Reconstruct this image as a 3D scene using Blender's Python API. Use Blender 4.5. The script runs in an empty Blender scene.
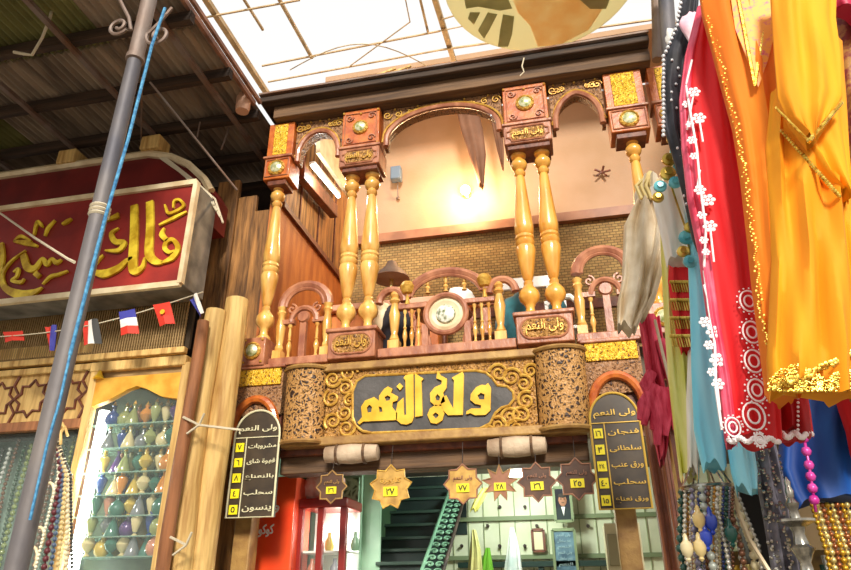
import bpy, bmesh, math, random
from mathutils import Vector, Matrix
random.seed(7)
PI = math.pi
sc = bpy.context.scene
C = sc.collection
# ------------------------------------------------------------------ camera
FPX = 665.0; PITCH = math.radians(25); YAW = math.radians(12.2); ROLL = math.radians(0.4); H = 1.6
cp, sp = math.cos(PITCH), math.sin(PITCH); cy_, sy_ = math.cos(YAW), math.sin(YAW)
FW = Vector((-sy_*cp, cy_*cp, sp)); RT = Vector((cy_, sy_, 0)); UP = Vector((sy_*sp, -cy_*sp, cp))
RR = RT*math.cos(ROLL)-UP*math.sin(ROLL); UU = UP*math.cos(ROLL)+RT*math.sin(ROLL)
cam = bpy.data.cameras.new('camera'); cam.sensor_width = 36; cam.lens = 36*FPX/851
cam.clip_start = 0.05; cam.clip_end = 200
co = bpy.data.objects.new('camera', cam); C.objects.link(co)
m4 = Matrix((RR, UU, -FW)).transposed().to_4x4(); m4.translation = (0, 0, H); co.matrix_world = m4
sc.camera = co

def P(px, py, Y=None, X=None, Z=None):
    """a place in the world seen at (px,py), at a chosen distance"""
    d = FW+RR*((px-425.5)/FPX)-UU*((py-285)/FPX)
    t = Y/d.y if Y is not None else (X/d.x if X is not None else (Z-H)/d.z)
    return Vector((d.x*t, d.y*t, H+d.z*t))

# ------------------------------------------------------------------ materials
MATS = {}
def rgb(h):
    if isinstance(h, (tuple, list)): return (*h, 1) if len(h) == 3 else tuple(h)
    h = h.lstrip('#'); v = [int(h[i:i+2], 16)/255 for i in (0, 2, 4)]
    return tuple([(c/12.92 if c <= .04045 else ((c+.055)/1.055)**2.4) for c in v]+[1])
def mat(name, col, rough=.5, metal=0, col2=None, nscale=6, nstretch=(1, 1, 1), bump=0, bscale=30, emit=0, alpha=1, trans=0, coat=0, kind='noise', lo=.35, hi=.65, sheen=0):
    if name in MATS: return MATS[name]
    m = bpy.data.materials.new(name); m.use_nodes = True
    nt = m.node_tree; N = nt.nodes; L = nt.links; b = N['Principled BSDF']
    b.inputs['Base Color'].default_value = rgb(col); b.inputs['Roughness'].default_value = rough; b.inputs['Metallic'].default_value = metal
    b.inputs['Coat Weight'].default_value = coat
    if sheen: b.inputs['Sheen Weight'].default_value = sheen
    if trans: b.inputs['Transmission Weight'].default_value = trans
    if alpha < 1: b.inputs['Alpha'].default_value = alpha
    if emit:
        b.inputs['Emission Color'].default_value = rgb(col); b.inputs['Emission Strength'].default_value = emit
    tc = N.new('ShaderNodeTexCoord'); mp = N.new('ShaderNodeMapping'); L.new(tc.outputs['Object'], mp.inputs[0]); mp.inputs['Scale'].default_value = nstretch
    fac = None
    if col2 is not None:
        if kind == 'carved':      # arabesque: winding ridges with dark hollows
            w = N.new('ShaderNodeTexNoise'); w.inputs['Scale'].default_value = nscale*.45; L.new(mp.outputs[0], w.inputs['Vector'])
            mx = N.new('ShaderNodeMix'); mx.data_type = 'VECTOR'; mx.inputs[0].default_value = .12
            L.new(mp.outputs[0], mx.inputs[4]); L.new(w.outputs['Color'], mx.inputs[5])
            t = N.new('ShaderNodeTexVoronoi'); t.feature = 'DISTANCE_TO_EDGE'; t.inputs['Scale'].default_value = nscale; L.new(mx.outputs[1], t.inputs['Vector'])
            src = t.outputs['Distance']
        elif kind == 'wave':
            t = N.new('ShaderNodeTexWave'); t.inputs['Scale'].default_value = nscale; t.inputs['Distortion'].default_value = 4; t.inputs['Detail'].default_value = 3
            L.new(mp.outputs[0], t.inputs['Vector']); src = t.outputs['Fac']
        else:
            t = N.new('ShaderNodeTexNoise'); t.inputs['Scale'].default_value = nscale; t.inputs['Detail'].default_value = 6; L.new(mp.outputs[0], t.inputs['Vector'])
            src = t.outputs['Fac']
        cr = N.new('ShaderNodeValToRGB'); cr.color_ramp.elements[0].position = lo; cr.color_ramp.elements[1].position = hi
        cr.color_ramp.elements[0].color = rgb(col); cr.color_ramp.elements[1].color = rgb(col2)
        L.new(src, cr.inputs[0]); L.new(cr.outputs[0], b.inputs['Base Color']); fac = src
        if emit: L.new(cr.outputs[0], b.inputs['Emission Color'])
    if bump:
        bp = N.new('ShaderNodeBump'); bp.inputs['Strength'].default_value = bump; bp.inputs['Distance'].default_value = .02
        if fac is not None and bscale == 0: L.new(fac, bp.inputs['Height'])
        else:
            t2 = N.new('ShaderNodeTexNoise'); t2.inputs['Scale'].default_value = bscale; t2.inputs['Detail'].default_value = 5
            L.new(mp.outputs[0], t2.inputs['Vector']); L.new(t2.outputs['Fac'], bp.inputs['Height'])
        L.new(bp.outputs[0], b.inputs['Normal'])
    MATS[name] = m; return m
def M(n): return n if not isinstance(n, str) else MATS[n]
rose = mat('rosewood', '#8e5138', .38, 0, '#bd7f5c', 9, (1, 1, .5), bump=.25, coat=.3)
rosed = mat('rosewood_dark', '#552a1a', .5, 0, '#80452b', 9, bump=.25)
orangew = mat('orange_wood', '#a84a18', .4, 0, '#cf742c', 8, bump=.25, coat=.3)
turned = mat('turned_wood', '#c98a35', .28, 0, '#f0c36c', 6, (2, 2, .4), bump=.08, coat=.7)
turned2 = mat('turned_wood_amber', '#d08a2c', .28, 0, '#e9ae4c', 6, (2, 2, .5), bump=.08, coat=.7)
gold = mat('gold_paint', '#f2b81a', .3, .35, '#ffd84a', 14, bump=.2, lo=.3, hi=.7)
goldp = mat('gold_relief', '#b5822c', .38, .3, '#e0b654', 20, bump=.2)
brass = mat('brass', '#b9a24a', .25, .7, '#e9e0a0', 14)
silver = mat('silver', '#7d7a72', .22, .9, '#c9c5b8', 24)
beamw = mat('beam_wood', '#2a1d14', .7, 0, '#4a3524', 4, (.3, 4, 4), bump=.6, bscale=12)
beamb = mat('beam_board', '#4a3422', .7, 0, '#77583a', 4, (.3, 4, 4), bump=.5, bscale=12)
planks = mat('weathered_planks', '#5f3f20', .75, 0, '#bb8448', 3, (5, 5, .5), bump=.5, bscale=14)
planko = mat('orange_board', '#a8571d', .55, 0, '#c97a35', 3, (3, 3, .6), bump=.2)
logm = mat('peeled_log', '#a97c3e', .65, 0, '#e0bb74', 3, (6, 6, .5), bump=.5, bscale=9, lo=.3, hi=.6)
polew = mat('brown_pole', '#7a4a28', .6, 0, '#a86c40', 3, (6, 6, .5), bump=.4)
carvedb = mat('pierced_arabesque', '#b5864a', .5, .1, '#301a0c', 26, (1, 1, 1), kind='carved', lo=.1, hi=.26, bump=.8, bscale=0)
carvedy = mat('pierced_gold', '#eab92c', .4, .15, '#7a4a0e', 34, kind='carved', lo=.14, hi=.34, bump=.8, bscale=0)
carvedg = mat('carved_scroll_ground', '#b58440', .45, .15, '#4a2a12', 32, kind='carved', lo=.05, hi=.4, bump=.9, bscale=0)
carvedd = mat('carved_brown', '#a0744c', .5, .05, '#3c2012', 30, kind='carved', lo=.08, hi=.35, bump=.9, bscale=0)
slate = mat('dark_slate_field', '#3c3a38', .6, 0, '#565250', 5, bump=.2)
frameg = mat('frame_tan', '#8c6536', .5, .1, '#b08a4c', 8, bump=.2)
corr = mat('roof_sheet', '#64564a', .8, 0, '#a89480', 1.2, (3, .7, 1), bump=.2)
corrg = mat('olive_roof_sheet', '#5f5d30', .8, 0, '#7d7a44', 2, bump=.2)
iron = mat('dark_iron', '#2b2320', .6, .4, '#4c3f36', 6, bump=.3)
rust = mat('rusty_iron', '#8b7f78', .6, .3, '#74523c', 2.2, (1, 1, .6), bump=.2)
polem = mat('pole_steel', '#55545c', .6, .3, '#7d7672', 3, (1, 1, .5), bump=.15)
redsign = mat('sign_red', '#7a1510', .5, 0, '#b23022', 1.6, bump=.1, lo=.42, hi=.8)
redpar = mat('parapet_red', '#5c0f0e', .5, 0, '#7c1c18', 2)
cream = mat('cream_frame', '#cdb48b', .5, 0, '#e9d9b4', 5)
greym = mat('sign_box_side', '#5d5a55', .6, .2, '#8f8a80', 4)
plaster = mat('balcony_plaster', '#ad8a68', .8, 0, '#b9977a', 1.2, bump=.1)
whitep = mat('white_paint', '#e8e6df', .5)
greenw = mat('mint_paint', '#8fb79a', .5, 0, '#a9cdb2', 4)
greenc = mat('mint_carved', '#a8ccb0', .5, 0, '#4c7358', 16, kind='carved', lo=.1, hi=.3, bump=.6, bscale=0)
stairm = mat('stair_dark', '#12201f', .6, 0, '#1d302c', 4)
stairn = mat('stair_nosing', '#2e453b', .5)
redcab = mat('cabinet_red', '#e23a12', .4, 0, '#ee5722', 2, coat=.4)
redfr = mat('cabinet_frame_red', '#84180f', .4, coat=.3)
glass = mat('clear_glass', '#cfe0d8', .08, 0, alpha=.05)
tubew = mat('tube_light', '#f4fff8', .5, emit=7)
tubed = mat('tube_light_dim', '#f0fff4', .5, emit=3.0)
bulbm = mat('bulb_glow', '#ffd68a', .5, emit=14)
black = mat('black_board', '#15120f', .55, 0, '#242019', 4)
dkbrown = mat('menu_brown', '#2a2016', .45, 0, '#453725', 6)
yellowt = mat('yellow_tag', '#f4e11c', .45)
ink = mat('dark_ink', '#2b2a08', .6)
pale = mat('pale_lettering', '#e9dfb6', .5)
cordm = mat('pale_cord', '#cfc3a8', .7)
white = mat('white_thread', '#f7eef0', .6)
rosettem = mat('rosette_enamel', '#8f9a58', .3, .3, '#e8e6c4', 22)

# ------------------------------------------------------------------ mesh builder
ORG = {}
class MB:
    def __init__(s): s.v = []; s.f = []; s.mi = []; s.cur = 0; s.pc = []
    def builds(s, name, m, parent=None, **k):
        """one object for every shape that was added"""
        for i, (a, fa) in enumerate(s.pc):
            b, fb = s.pc[i+1] if i+1 < len(s.pc) else (len(s.v), len(s.f))
            q = MB(); q.v = s.v[a:b]; q.f = [[j-a for j in f] for f in s.f[fa:fb]]; q.mi = s.mi[fa:fb]; q.build(name, m, parent, **k)
    def add(s, vs, fs):
        o = len(s.v); s.pc.append((o, len(s.f))); s.v += [Vector(v) for v in vs]
        for f in fs: s.f.append([i+o for i in f]); s.mi.append(s.cur)
        return s
    def box(s, x0, x1, y0, y1, z0, z1):
        vs = [(x, y, z) for z in (z0, z1) for y in (y0, y1) for x in (x0, x1)]
        return s.add(vs, [(0, 2, 3, 1), (4, 5, 7, 6), (0, 1, 5, 4), (2, 6, 7, 3), (0, 4, 6, 2), (1, 3, 7, 5)])
    def bar(s, a, b, w, h=None, up=(0, 0, 1)):
        a = Vector(a); b = Vector(b); h = h or w; d = (b-a).normalized(); u = Vector(up)
        if abs(d.dot(u)) > .95: u = Vector((0, 1, 0))
        r = d.cross(u).normalized()*w/2; q = r.cross(d).normalized()*h/2
        vs = [p+i*r+j*q for p in (a, b) for j in (-1, 1) for i in (-1, 1)]
        return s.add(vs, [(0, 1, 3, 2), (4, 6, 7, 5), (0, 4, 5, 1), (2, 3, 7, 6), (0, 2, 6, 4), (1, 5, 7, 3)])
    def tube(s, pts, r, n=8, closed=False, flat=None):
        pts = [Vector(p) for p in pts]; k = len(pts)
        if k < 2: return s
        rs = r if isinstance(r, (list, tuple)) else [r]*k
        vs = []; t0 = None; ref = None
        for i, p in enumerate(pts):
            if closed: t = pts[(i+1) % k]-pts[i-1]
            else: t = pts[min(i+1, k-1)]-pts[max(i-1, 0)]
            if t.length < 1e-9: t = t0 or Vector((0, 0, 1))
            t = t.normalized()
            if ref is None:
                ref = Vector((0, 1, 0)) if abs(t.y) < .9 else Vector((1, 0, 0))
            a = (ref-t*ref.dot(t))
            if a.length < 1e-6: a = t.orthogonal()
            a.normalize(); ref = a; b = t.cross(a); t0 = t
            for j in range(n):
                w = 2*PI*j/n
                vs.append(p+(a*math.cos(w)*(flat or 1)+b*math.sin(w))*rs[i])
        fs = []
        for i in range(k if closed else k-1):
            for j in range(n):
                a0 = i*n+j; a1 = i*n+(j+1) % n; b0 = ((i+1) % k)*n+j; b1 = ((i+1) % k)*n+(j+1) % n
                fs.append((a0, a1, b1, b0))
        if not closed: fs += [tuple(range(n-1, -1, -1)), tuple(range((k-1)*n, k*n))]
        return s.add(vs, fs)
    def lathe(s, prof, c=(0, 0, 0), n=16, ax='z', sx=1, sy=1):
        c = Vector(c); vs = []
        for r, z in prof:
            for j in range(n):
                w = 2*PI*j/n; x, y = r*math.cos(w)*sx, r*math.sin(w)*sy
                vs.append(c+(Vector((x, y, z)) if ax == 'z' else Vector((x, -z, y)) if ax == 'y' else Vector((z, x, y))))
        k = len(prof); fs = []
        for i in range(k-1):
            for j in range(n): fs.append((i*n+j, i*n+(j+1) % n, (i+1)*n+(j+1) % n, (i+1)*n+j))
        fs += [tuple(range(n-1, -1, -1)), tuple(range((k-1)*n, k*n))]
        return s.add(vs, fs)
    def ball(s, c, r, n=10, sq=(1, 1, 1)):
        c = Vector(c); k = max(4, n//2); vs = [c+Vector((0, 0, -r*sq[2]))]
        for i in range(1, k):
            a = -PI/2+PI*i/k
            for j in range(n):
                w = 2*PI*j/n; vs.append(c+Vector((r*math.cos(a)*math.cos(w)*sq[0], r*math.cos(a)*math.sin(w)*sq[1], r*math.sin(a)*sq[2])))
        vs.append(c+Vector((0, 0, r*sq[2]))); fs = []
        for j in range(n): fs.append((0, 1+(j+1) % n, 1+j))
        for i in range(k-2):
            for j in range(n): fs.append((1+i*n+j, 1+i*n+(j+1) % n, 1+(i+1)*n+(j+1) % n, 1+(i+1)*n+j))
        l = len(vs)-1; b = 1+(k-2)*n
        for j in range(n): fs.append((b+j, b+(j+1) % n, l))
        return s.add(vs, fs)
    def prism(s, poly, y0, y1):
        """polygon in x,z extruded from y0 to y1 (triangulated fill through a temporary curve is used for holes)"""
        k = len(poly); vs = [(x, y0, z) for x, z in poly]+[(x, y1, z) for x, z in poly]
        fs = [tuple(range(k)), tuple(range(2*k-1, k-1, -1))]+[(i, (i+1) % k, k+(i+1) % k, k+i) for i in range(k)]
        fs = [f[::-1] for f in fs]
        return s.add(vs, fs)
    def mesh(s, me, fn):
        return s.add([fn(v.co) for v in me.vertices], [tuple(p.vertices) for p in me.polygons])
    def build(s, name, m, parent=None, base=None, smooth=True, bevel=0, ang=35):
        me = bpy.data.meshes.new(name)
        if parent is not None: org = ORG.get(parent.name, Vector((0, 0, 0)))
        elif base is not None: org = Vector(base)
        else:
            xs = [v.x for v in s.v]; ys = [v.y for v in s.v]; zs = [v.z for v in s.v]
            org = Vector(((min(xs)+max(xs))/2, (min(ys)+max(ys))/2, min(zs)))
        me.from_pydata([v-org for v in s.v], [], s.f)
        for mm in (m if isinstance(m, (list, tuple)) else [m]): me.materials.append(mm)
        me.polygons.foreach_set('material_index', s.mi)
        bm = bmesh.new(); bm.from_mesh(me); bmesh.ops.recalc_face_normals(bm, faces=bm.faces); bm.to_mesh(me); bm.free()
        if smooth:
            me.shade_smooth(); me.set_sharp_from_angle(angle=math.radians(ang))
        me.update()
        o = bpy.data.objects.new(name, me); C.objects.link(o)
        if parent is not None:
            o.parent = parent; ORG[o.name] = org
        else: o.location = org; ORG[o.name] = org
        if bevel:
            b = o.modifiers.new('bevel', 'BEVEL'); b.width = bevel; b.segments = 2; b.limit_method = 'ANGLE'
        return o
def thing(name, label, cat, loc, group=None):
    o = bpy.data.objects.new(name, None); C.objects.link(o); o.location = loc; o.empty_display_size = .1
    o['label'] = label; o['category'] = cat; ORG[o.name] = Vector(loc)
    if group: o['group'] = group
    return o
def tag(o, label, cat, group=None):
    o['label'] = label; o['category'] = cat
    if group: o['group'] = group
    return o
def struct(mb, name, m, parent=None, smooth=False, bevel=0):
    o = mb.build(name, m, parent, smooth=smooth, bevel=bevel)
    if parent is None: o['kind'] = 'structure'
    return o
def lab(o, s): o['label'] = s; return o

# curve-filled outlines with holes, and lettering
def fill_mesh(loops, ext=.01, bev=.0):
    cu = bpy.data.curves.new('tmp', 'CURVE'); cu.dimensions = '2D'; cu.fill_mode = 'BOTH'; cu.extrude = ext; cu.bevel_depth = bev
    for lp in loops:
        sp_ = cu.splines.new('POLY'); sp_.points.add(len(lp)-1); sp_.use_cyclic_u = True
        for i, (x, y) in enumerate(lp): sp_.points[i].co = (x, y, 0, 1)
    o = bpy.data.objects.new('tmp', cu); C.objects.link(o); bpy.context.view_layer.update()
    me = bpy.data.meshes.new_from_object(o.evaluated_get(bpy.context.evaluated_depsgraph_get()))
    bpy.data.objects.remove(o); bpy.data.curves.remove(cu); return me
FB = {'ا': 0xFE8D, 'ة': 0xFE93, 'د': 0xFEA9, 'ذ': 0xFEAB, 'ر': 0xFEAD, 'ز': 0xFEAF, 'و': 0xFEED, 'ى': 0xFEEF, 'ب': 0xFE8F, 'ت': 0xFE95, 'ج': 0xFE9D, 'ح': 0xFEA1, 'خ': 0xFEA5,
      'س': 0xFEB1, 'ش': 0xFEB5, 'ض': 0xFEBD, 'ط': 0xFEC1, 'ع': 0xFEC9, 'ف': 0xFED1, 'ق': 0xFED5, 'ك': 0xFED9, 'ل': 0xFEDD, 'م': 0xFEE1, 'ن': 0xFEE5, 'ه': 0xFEE9, 'ي': 0xFEF1}
TWO = set('اةدذرزوى')
def ar(t):
    out = []
    for i, c in enumerate(t):
        if c not in FB: out.append(c); continue
        prev = i > 0 and t[i-1] in FB and t[i-1] not in TWO
        nxt = i+1 < len(t) and t[i+1] in FB and c not in TWO
        k = 3 if prev and nxt else 1 if prev else 2 if nxt else 0
        out.append(chr(FB[c]+k))
    return ''.join(reversed(out))
TXT = {}
def text_mesh(s, ext=.01, bold=.0):
    key = (s, ext, bold)
    if key in TXT: return TXT[key]
    cu = bpy.data.curves.new('tmp', 'FONT'); cu.body = s; cu.size = 1; cu.extrude = ext; cu.offset = bold; cu.resolution_u = 3
    o = bpy.data.objects.new('tmp', cu); C.objects.link(o); bpy.context.view_layer.update()
    me = bpy.data.meshes.new_from_object(o.evaluated_get(bpy.context.evaluated_depsgraph_get()))
    bpy.data.objects.remove(o); bpy.data.curves.remove(cu); TXT[key] = me; return me
def write(mb, s, x0, x1, z0, z1, y, thick=.006, bold=.012, keep=False):
    """lettering stretched into the x,z box, facing -y"""
    me = text_mesh(s, .02, bold)
    if not me.vertices: return
    xs = [v.co.x for v in me.vertices]; ys = [v.co.y for v in me.vertices]
    a, b, c, d = min(xs), max(xs), min(ys), max(ys)
    kx = (x1-x0)/(b-a); kz = (z1-z0)/(d-c)
    if keep:
        k = min(kx, kz); mx, mz = (x0+x1)/2, (z0+z1)/2
        x0 = mx-k*(b-a)/2; z0 = mz-k*(d-c)/2; kx = kz = k
    mb.mesh(me, lambda p: (x0+(p.x-a)*kx, y-p.z/.02*thick/2, z0+(p.y-c)*kz))
def arc(cx, cz, rx, rz, a0, a1, n=16):
    return [(cx+rx*math.cos(math.radians(a0+(a1-a0)*i/n)), cz+rz*math.sin(math.radians(a0+(a1-a0)*i/n))) for i in range(n+1)]
def spiral(cx, cz, r, a0, turns, y, n=26, sgn=1, tail=None):
    pts = []
    for i in range(n+1):
        t = i/n; a = a0+sgn*turns*2*PI*t; rr = r*(1-.85*t); pts.append(Vector((cx+rr*math.cos(a), y, cz+rr*math.sin(a))))
    if tail: pts = [Vector((tail[0], y, tail[1]))]+pts
    return pts

# ================================================================== THE CAFE FRONT
F = 6.4
xL, xP, xQ, xR = -3.24, -2.15, -.15, .98
ZP0, ZP1, ZC1 = 3.83, 4.17, 6.2

# --- turned columns
def col_prof(h, k=1.0):
    pr = [(0, .085), (.015, .085), (.03, .05), (.05, .045), (.07, .06), (.09, .1), (.115, .112), (.14, .1), (.165, .06), (.175, .048), (.19, .052), (.2, .04), (.215, .055), (.23, .06), (.25, .068), (.33, .094), (.38, .108),
          (.4, .1), (.405, .088), (.415, .1), (.43, .104), (.44, .092), (.45, .104), (.465, .1), (.47, .085), (.48, .1), (.52, .105), (.6, .09), (.72, .07), (.83, .054), (.845, .045), (.855, .062), (.87, .066), (.88, .052),
          (.885, .05), (.9, .08), (.92, .095), (.94, .085), (.955, .055), (.965, .05), (.975, .085), (.985, .09), (1, .09)]
    return [(r*k, z*h) for z, r in pr]
def column(x, lab_, k=1.0, m='turned_wood'):
    t = thing('turned_column', lab_, 'column', (x, F, ZP1), 'turned columns of the balcony')
    h = ZC1-ZP1; pf = col_prof(h, k); 
    MB().lathe([p for p in pf if p[1] <= .2*h], (x, F, ZP1), 20).build('base_ball', M(m), t)
    MB().lathe([p for p in pf if .2*h <= p[1] <= .845*h], (x, F, ZP1), 20).build('shaft', M(m), t)
    MB().lathe([p for p in pf if p[1] >= .845*h], (x, F, ZP1), 20).build('neck', M(m), t)
    return t
column(xL+.01, 'single turned golden column at the left corner of the balcony', .95)
column(xP-.125, 'left turned column of the pair standing left of the medallion railing')
column(xP+.125, 'right turned column of the pair standing left of the medallion railing')
column(xQ-.13, 'left turned column of the pair standing right of the medallion railing', 1, 'turned_wood_amber')
column(xQ+.135, 'right turned column of the pair standing right of the medallion railing', 1, 'turned_wood_amber')
column(xR, 'single turned column at the right end, half behind the hanging beige trousers', .95, 'turned_wood_amber')

def cartouche(mb, x0, x1, z0, z1, y, r=.012):
    """raised rim with incurved corners"""
    q = min(x1-x0, z1-z0)*.3
    pts = [(x0+q, z0), (x1-q, z0)]+arc(x1, z0, q, q, 180, 90, 5)+arc(x1, z1, q, q, 270, 180, 5)+[(x0+q, z1)]+arc(x0, z1, q, q, 0, -90, 5)+arc(x0, z0, q, q, 90, 0, 5)
    mb.tube([(x, y, z) for x, z in pts], r, 6, closed=True)
def oval_rim(mb, x0, x1, z0, z1, y, r=.012):
    q = (z1-z0)/2
    pts = arc(x1-q, z0+q, q, q, -90, 90, 10)+arc(x0+q, z0+q, q, q, 90, 270, 10)
    mb.tube([(x, y, z) for x, z in pts], r, 6, closed=True)
def rosette(x, z, r, y, parent, m='rosette_enamel', pet=12):
    b = MB().lathe([(r, 0), (r*.98, .02), (r*.8, .032), (r*.72, .018), (.001, .018)], (x, y, z), 24, ax='y').build('rosette', M('gold_relief'), parent)
    MB().lathe([(r*.7, 0.01), (r*.66, .03), (r*.4, .045), (.001, .05)], (x, y, z), 20, ax='y').build('boss', M(m), b)
    g = MB()
    for k in range(pet):
        a = 2*PI*k/pet; g.ball((x+r*.86*math.cos(a), y-.028, z+r*.86*math.sin(a)), r*.1, 6)
    g.builds('bead', M('gold_relief'), b)
    return b

# --- pedestals under the pairs
def pedestal(xc, w, lab_):
    t = thing('pedestal', lab_, 'pedestal', (xc, F, ZP0), None)
    MB().box(xc-w/2, xc+w/2, F-.16, F+.16, ZP0, ZP1-.03).build('block', M('rosewood'), t, bevel=.012)
    b = MB().box(xc-w/2-.025, xc+w/2+.025, F-.185, F+.18, ZP1-.045, ZP1); b.build('cap_slab', M('rosewood'), t, bevel=.012)
    r = MB(); oval_rim(r, xc-w*.42, xc+w*.42, ZP0+.05, ZP1-.075, F-.165, .012); r.build('oval_rim', M('rosewood'), t)
    p = MB(); q = (ZP1-ZP0-.125)/2
    loop = arc(xc+w*.42-q, ZP0+.05+q, q, q, -90, 90, 10)+arc(xc-w*.42+q, ZP0+.05+q, q, q, 90, 270, 10)
    p.prism(loop, F-.168, F-.155); p.build('carved_field', M('carved_scroll_ground'), t)
    g = MB(); write(g, ar('ولى النعم'), xc-w*.33, xc+w*.33, ZP0+.08, ZP1-.1, F-.178, .022, .01); lab(g.build('inscription', M('gold_relief'), t), 'raised gold Arabic lettering')
    return t
pedestal(xP, .52, 'rose wood pedestal with oval gold inscription under the left pair of columns')
pedestal(xQ, .56, 'rose wood pedestal with oval gold inscription under the right pair of columns')
t = thing('pedestal', 'small square pedestal with silver-green rosette under the left corner column', 'pedestal', (xL-.03, F, ZP0))
MB().box(xL-.16, xL+.12, F-.16, F+.15, ZP0, ZP1-.02).build('block', M('rosewood'), t, bevel=.012)
rosette(xL-.02, ZP0+.165, .1, F-.16, t)
s = MB()
for sx in (-.115, .085):
    for sz in (.04, .29): s.ball((xL+sx, F-.165, ZP0+sz), .016, 6)
s.builds('corner_stud', M('gold_relief'), t)
t = thing('pedestal', 'rose wood pedestal at the right end of the balcony rail behind the beige trousers', 'pedestal', (xR, F, ZP0))
MB().box(xR-.14, xR+.16, F-.16, F+.15, ZP0, ZP1-.02).build('block', M('rosewood'), t, bevel=.012)
rosette(xR, ZP0+.165, .1, F-.16, t)

# --- capitals and upper panels
def capital(xc, w, lab_, top_mat):
    z0, z1, z2 = ZC1, 6.5, 7.07
    t = thing('capital', lab_, 'capital', (xc, F, z0))
    MB().box(xc-w/2, xc+w/2, F-.17, F+.17, z0+.03, z1).build('inscribed_block', M('rosewood'), t, bevel=.012)
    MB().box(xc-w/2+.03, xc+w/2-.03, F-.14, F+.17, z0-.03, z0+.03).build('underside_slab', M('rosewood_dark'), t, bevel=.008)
    MB().box(xc-w/2-.01, xc+w/2+.01, F-.19, F+.1, z1-.02, z1+.015).build('moulding', M('rosewood'), t, bevel=.006)
    r = MB(); cartouche(r, xc-w*.44, xc+w*.44, z0+.06, z1-.05, F-.175, .011); r.build('rim', M('rosewood'), t)
    MB().box(xc-w*.36, xc+w*.36, F-.174, F-.16, z0+.08, z1-.07).build('carved_field', M('carved_scroll_ground'), t)
    g = MB(); write(g, ar('ولى النعم'), xc-w*.32, xc+w*.32, z0+.09, z1-.09, F-.18, .022, .01); g.build('inscription', M('gold_relief'), t)
    MB().box(xc-w/2+.015, xc+w/2-.015, F-.15, F+.1, z1+.015, z2).build('upper_panel', M('orange_wood'), t, bevel=.008)
    e = MB(); e.tube([(xc+a, F-.155, b) for a, b in ((-w*.4, z1+.06), (w*.4, z1+.06), (w*.4, z2-.06), (-w*.4, z2-.06))], .009, 6, closed=True)
    for s_ in (-1, 1):
        for zz in (z1+.12, z2-.12): e.tube(spiral(xc+s_*w*.28, zz, .05, 0, 1.3, F-.16, 16, s_), .009, 5)
    e.builds('panel_scroll', M('rosewood'), t)
    rosette(xc, (z1+z2)/2+.01, w*.2, F-.15, t)
    st = MB()
    for a, b in ((-.44, .03), (.44, .03), (-.44, .53), (.44, .53), (0, .5)): st.ball((xc+a*w, F-.16, z1+b), .016, 6)
    st.builds('gold_stud', M('gold_relief'), t)
capital(xP, .5, 'carved capital with gold rosette above the left pair of columns', 0)
capital(xQ, .54, 'carved capital with gold rosette above the right pair of columns', 1)
def single_cap(xc, w, lab_, pm, z0=6.16, yy=0):
    z1 = z0+.36; f = F+yy
    t = thing('capital', lab_, 'capital', (xc, f, z0))
    MB().box(xc-w/2, xc+w/2, f-.15, f+.15, z0+.05, z1).build('rosette_block', M('orange_wood'), t, bevel=.012)
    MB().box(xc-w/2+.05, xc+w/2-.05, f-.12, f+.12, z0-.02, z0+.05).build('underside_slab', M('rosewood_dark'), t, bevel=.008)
    r = MB(); r.tube([(xc+a*w*.43, f-.155, b) for a, b in ((-1, z0+.09), (1, z0+.09), (1, z1-.03), (-1, z1-.03))], .01, 6, closed=True); r.build('rim', M('rosewood'), t)
    rosette(xc, (z0+.05+z1)/2, .11, f-.15, t)
    MB().box(xc-w/2-.02, xc+w/2+.02, f-.17, f+.1, z1, z1+.03).build('moulding', M('rosewood'), t, bevel=.006)
    MB().box(xc-w/2, xc+w/2, f-.12, f+.1, z1+.03, 7.07).build('upper_board', M('orange_wood'), t, bevel=.006)
    MB().box(xc-w/2+.08, xc+w/2-.08, f-.135, f-.11, z1+.06, 7.04).build('gilt_panel', M(pm), t, bevel=.006)
single_cap(xL+.03, .34, 'square capital with silver rosette over the left corner column', 'pierced_gold')
single_cap(xR-.01, .42, 'square capital with rosette and gilt panel over the right end column', 'pierced_gold')
single_cap(xR+.42, .3, 'partly hidden capital with ring rosette beside the black beaded scarf', 'pierced_gold')

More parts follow.
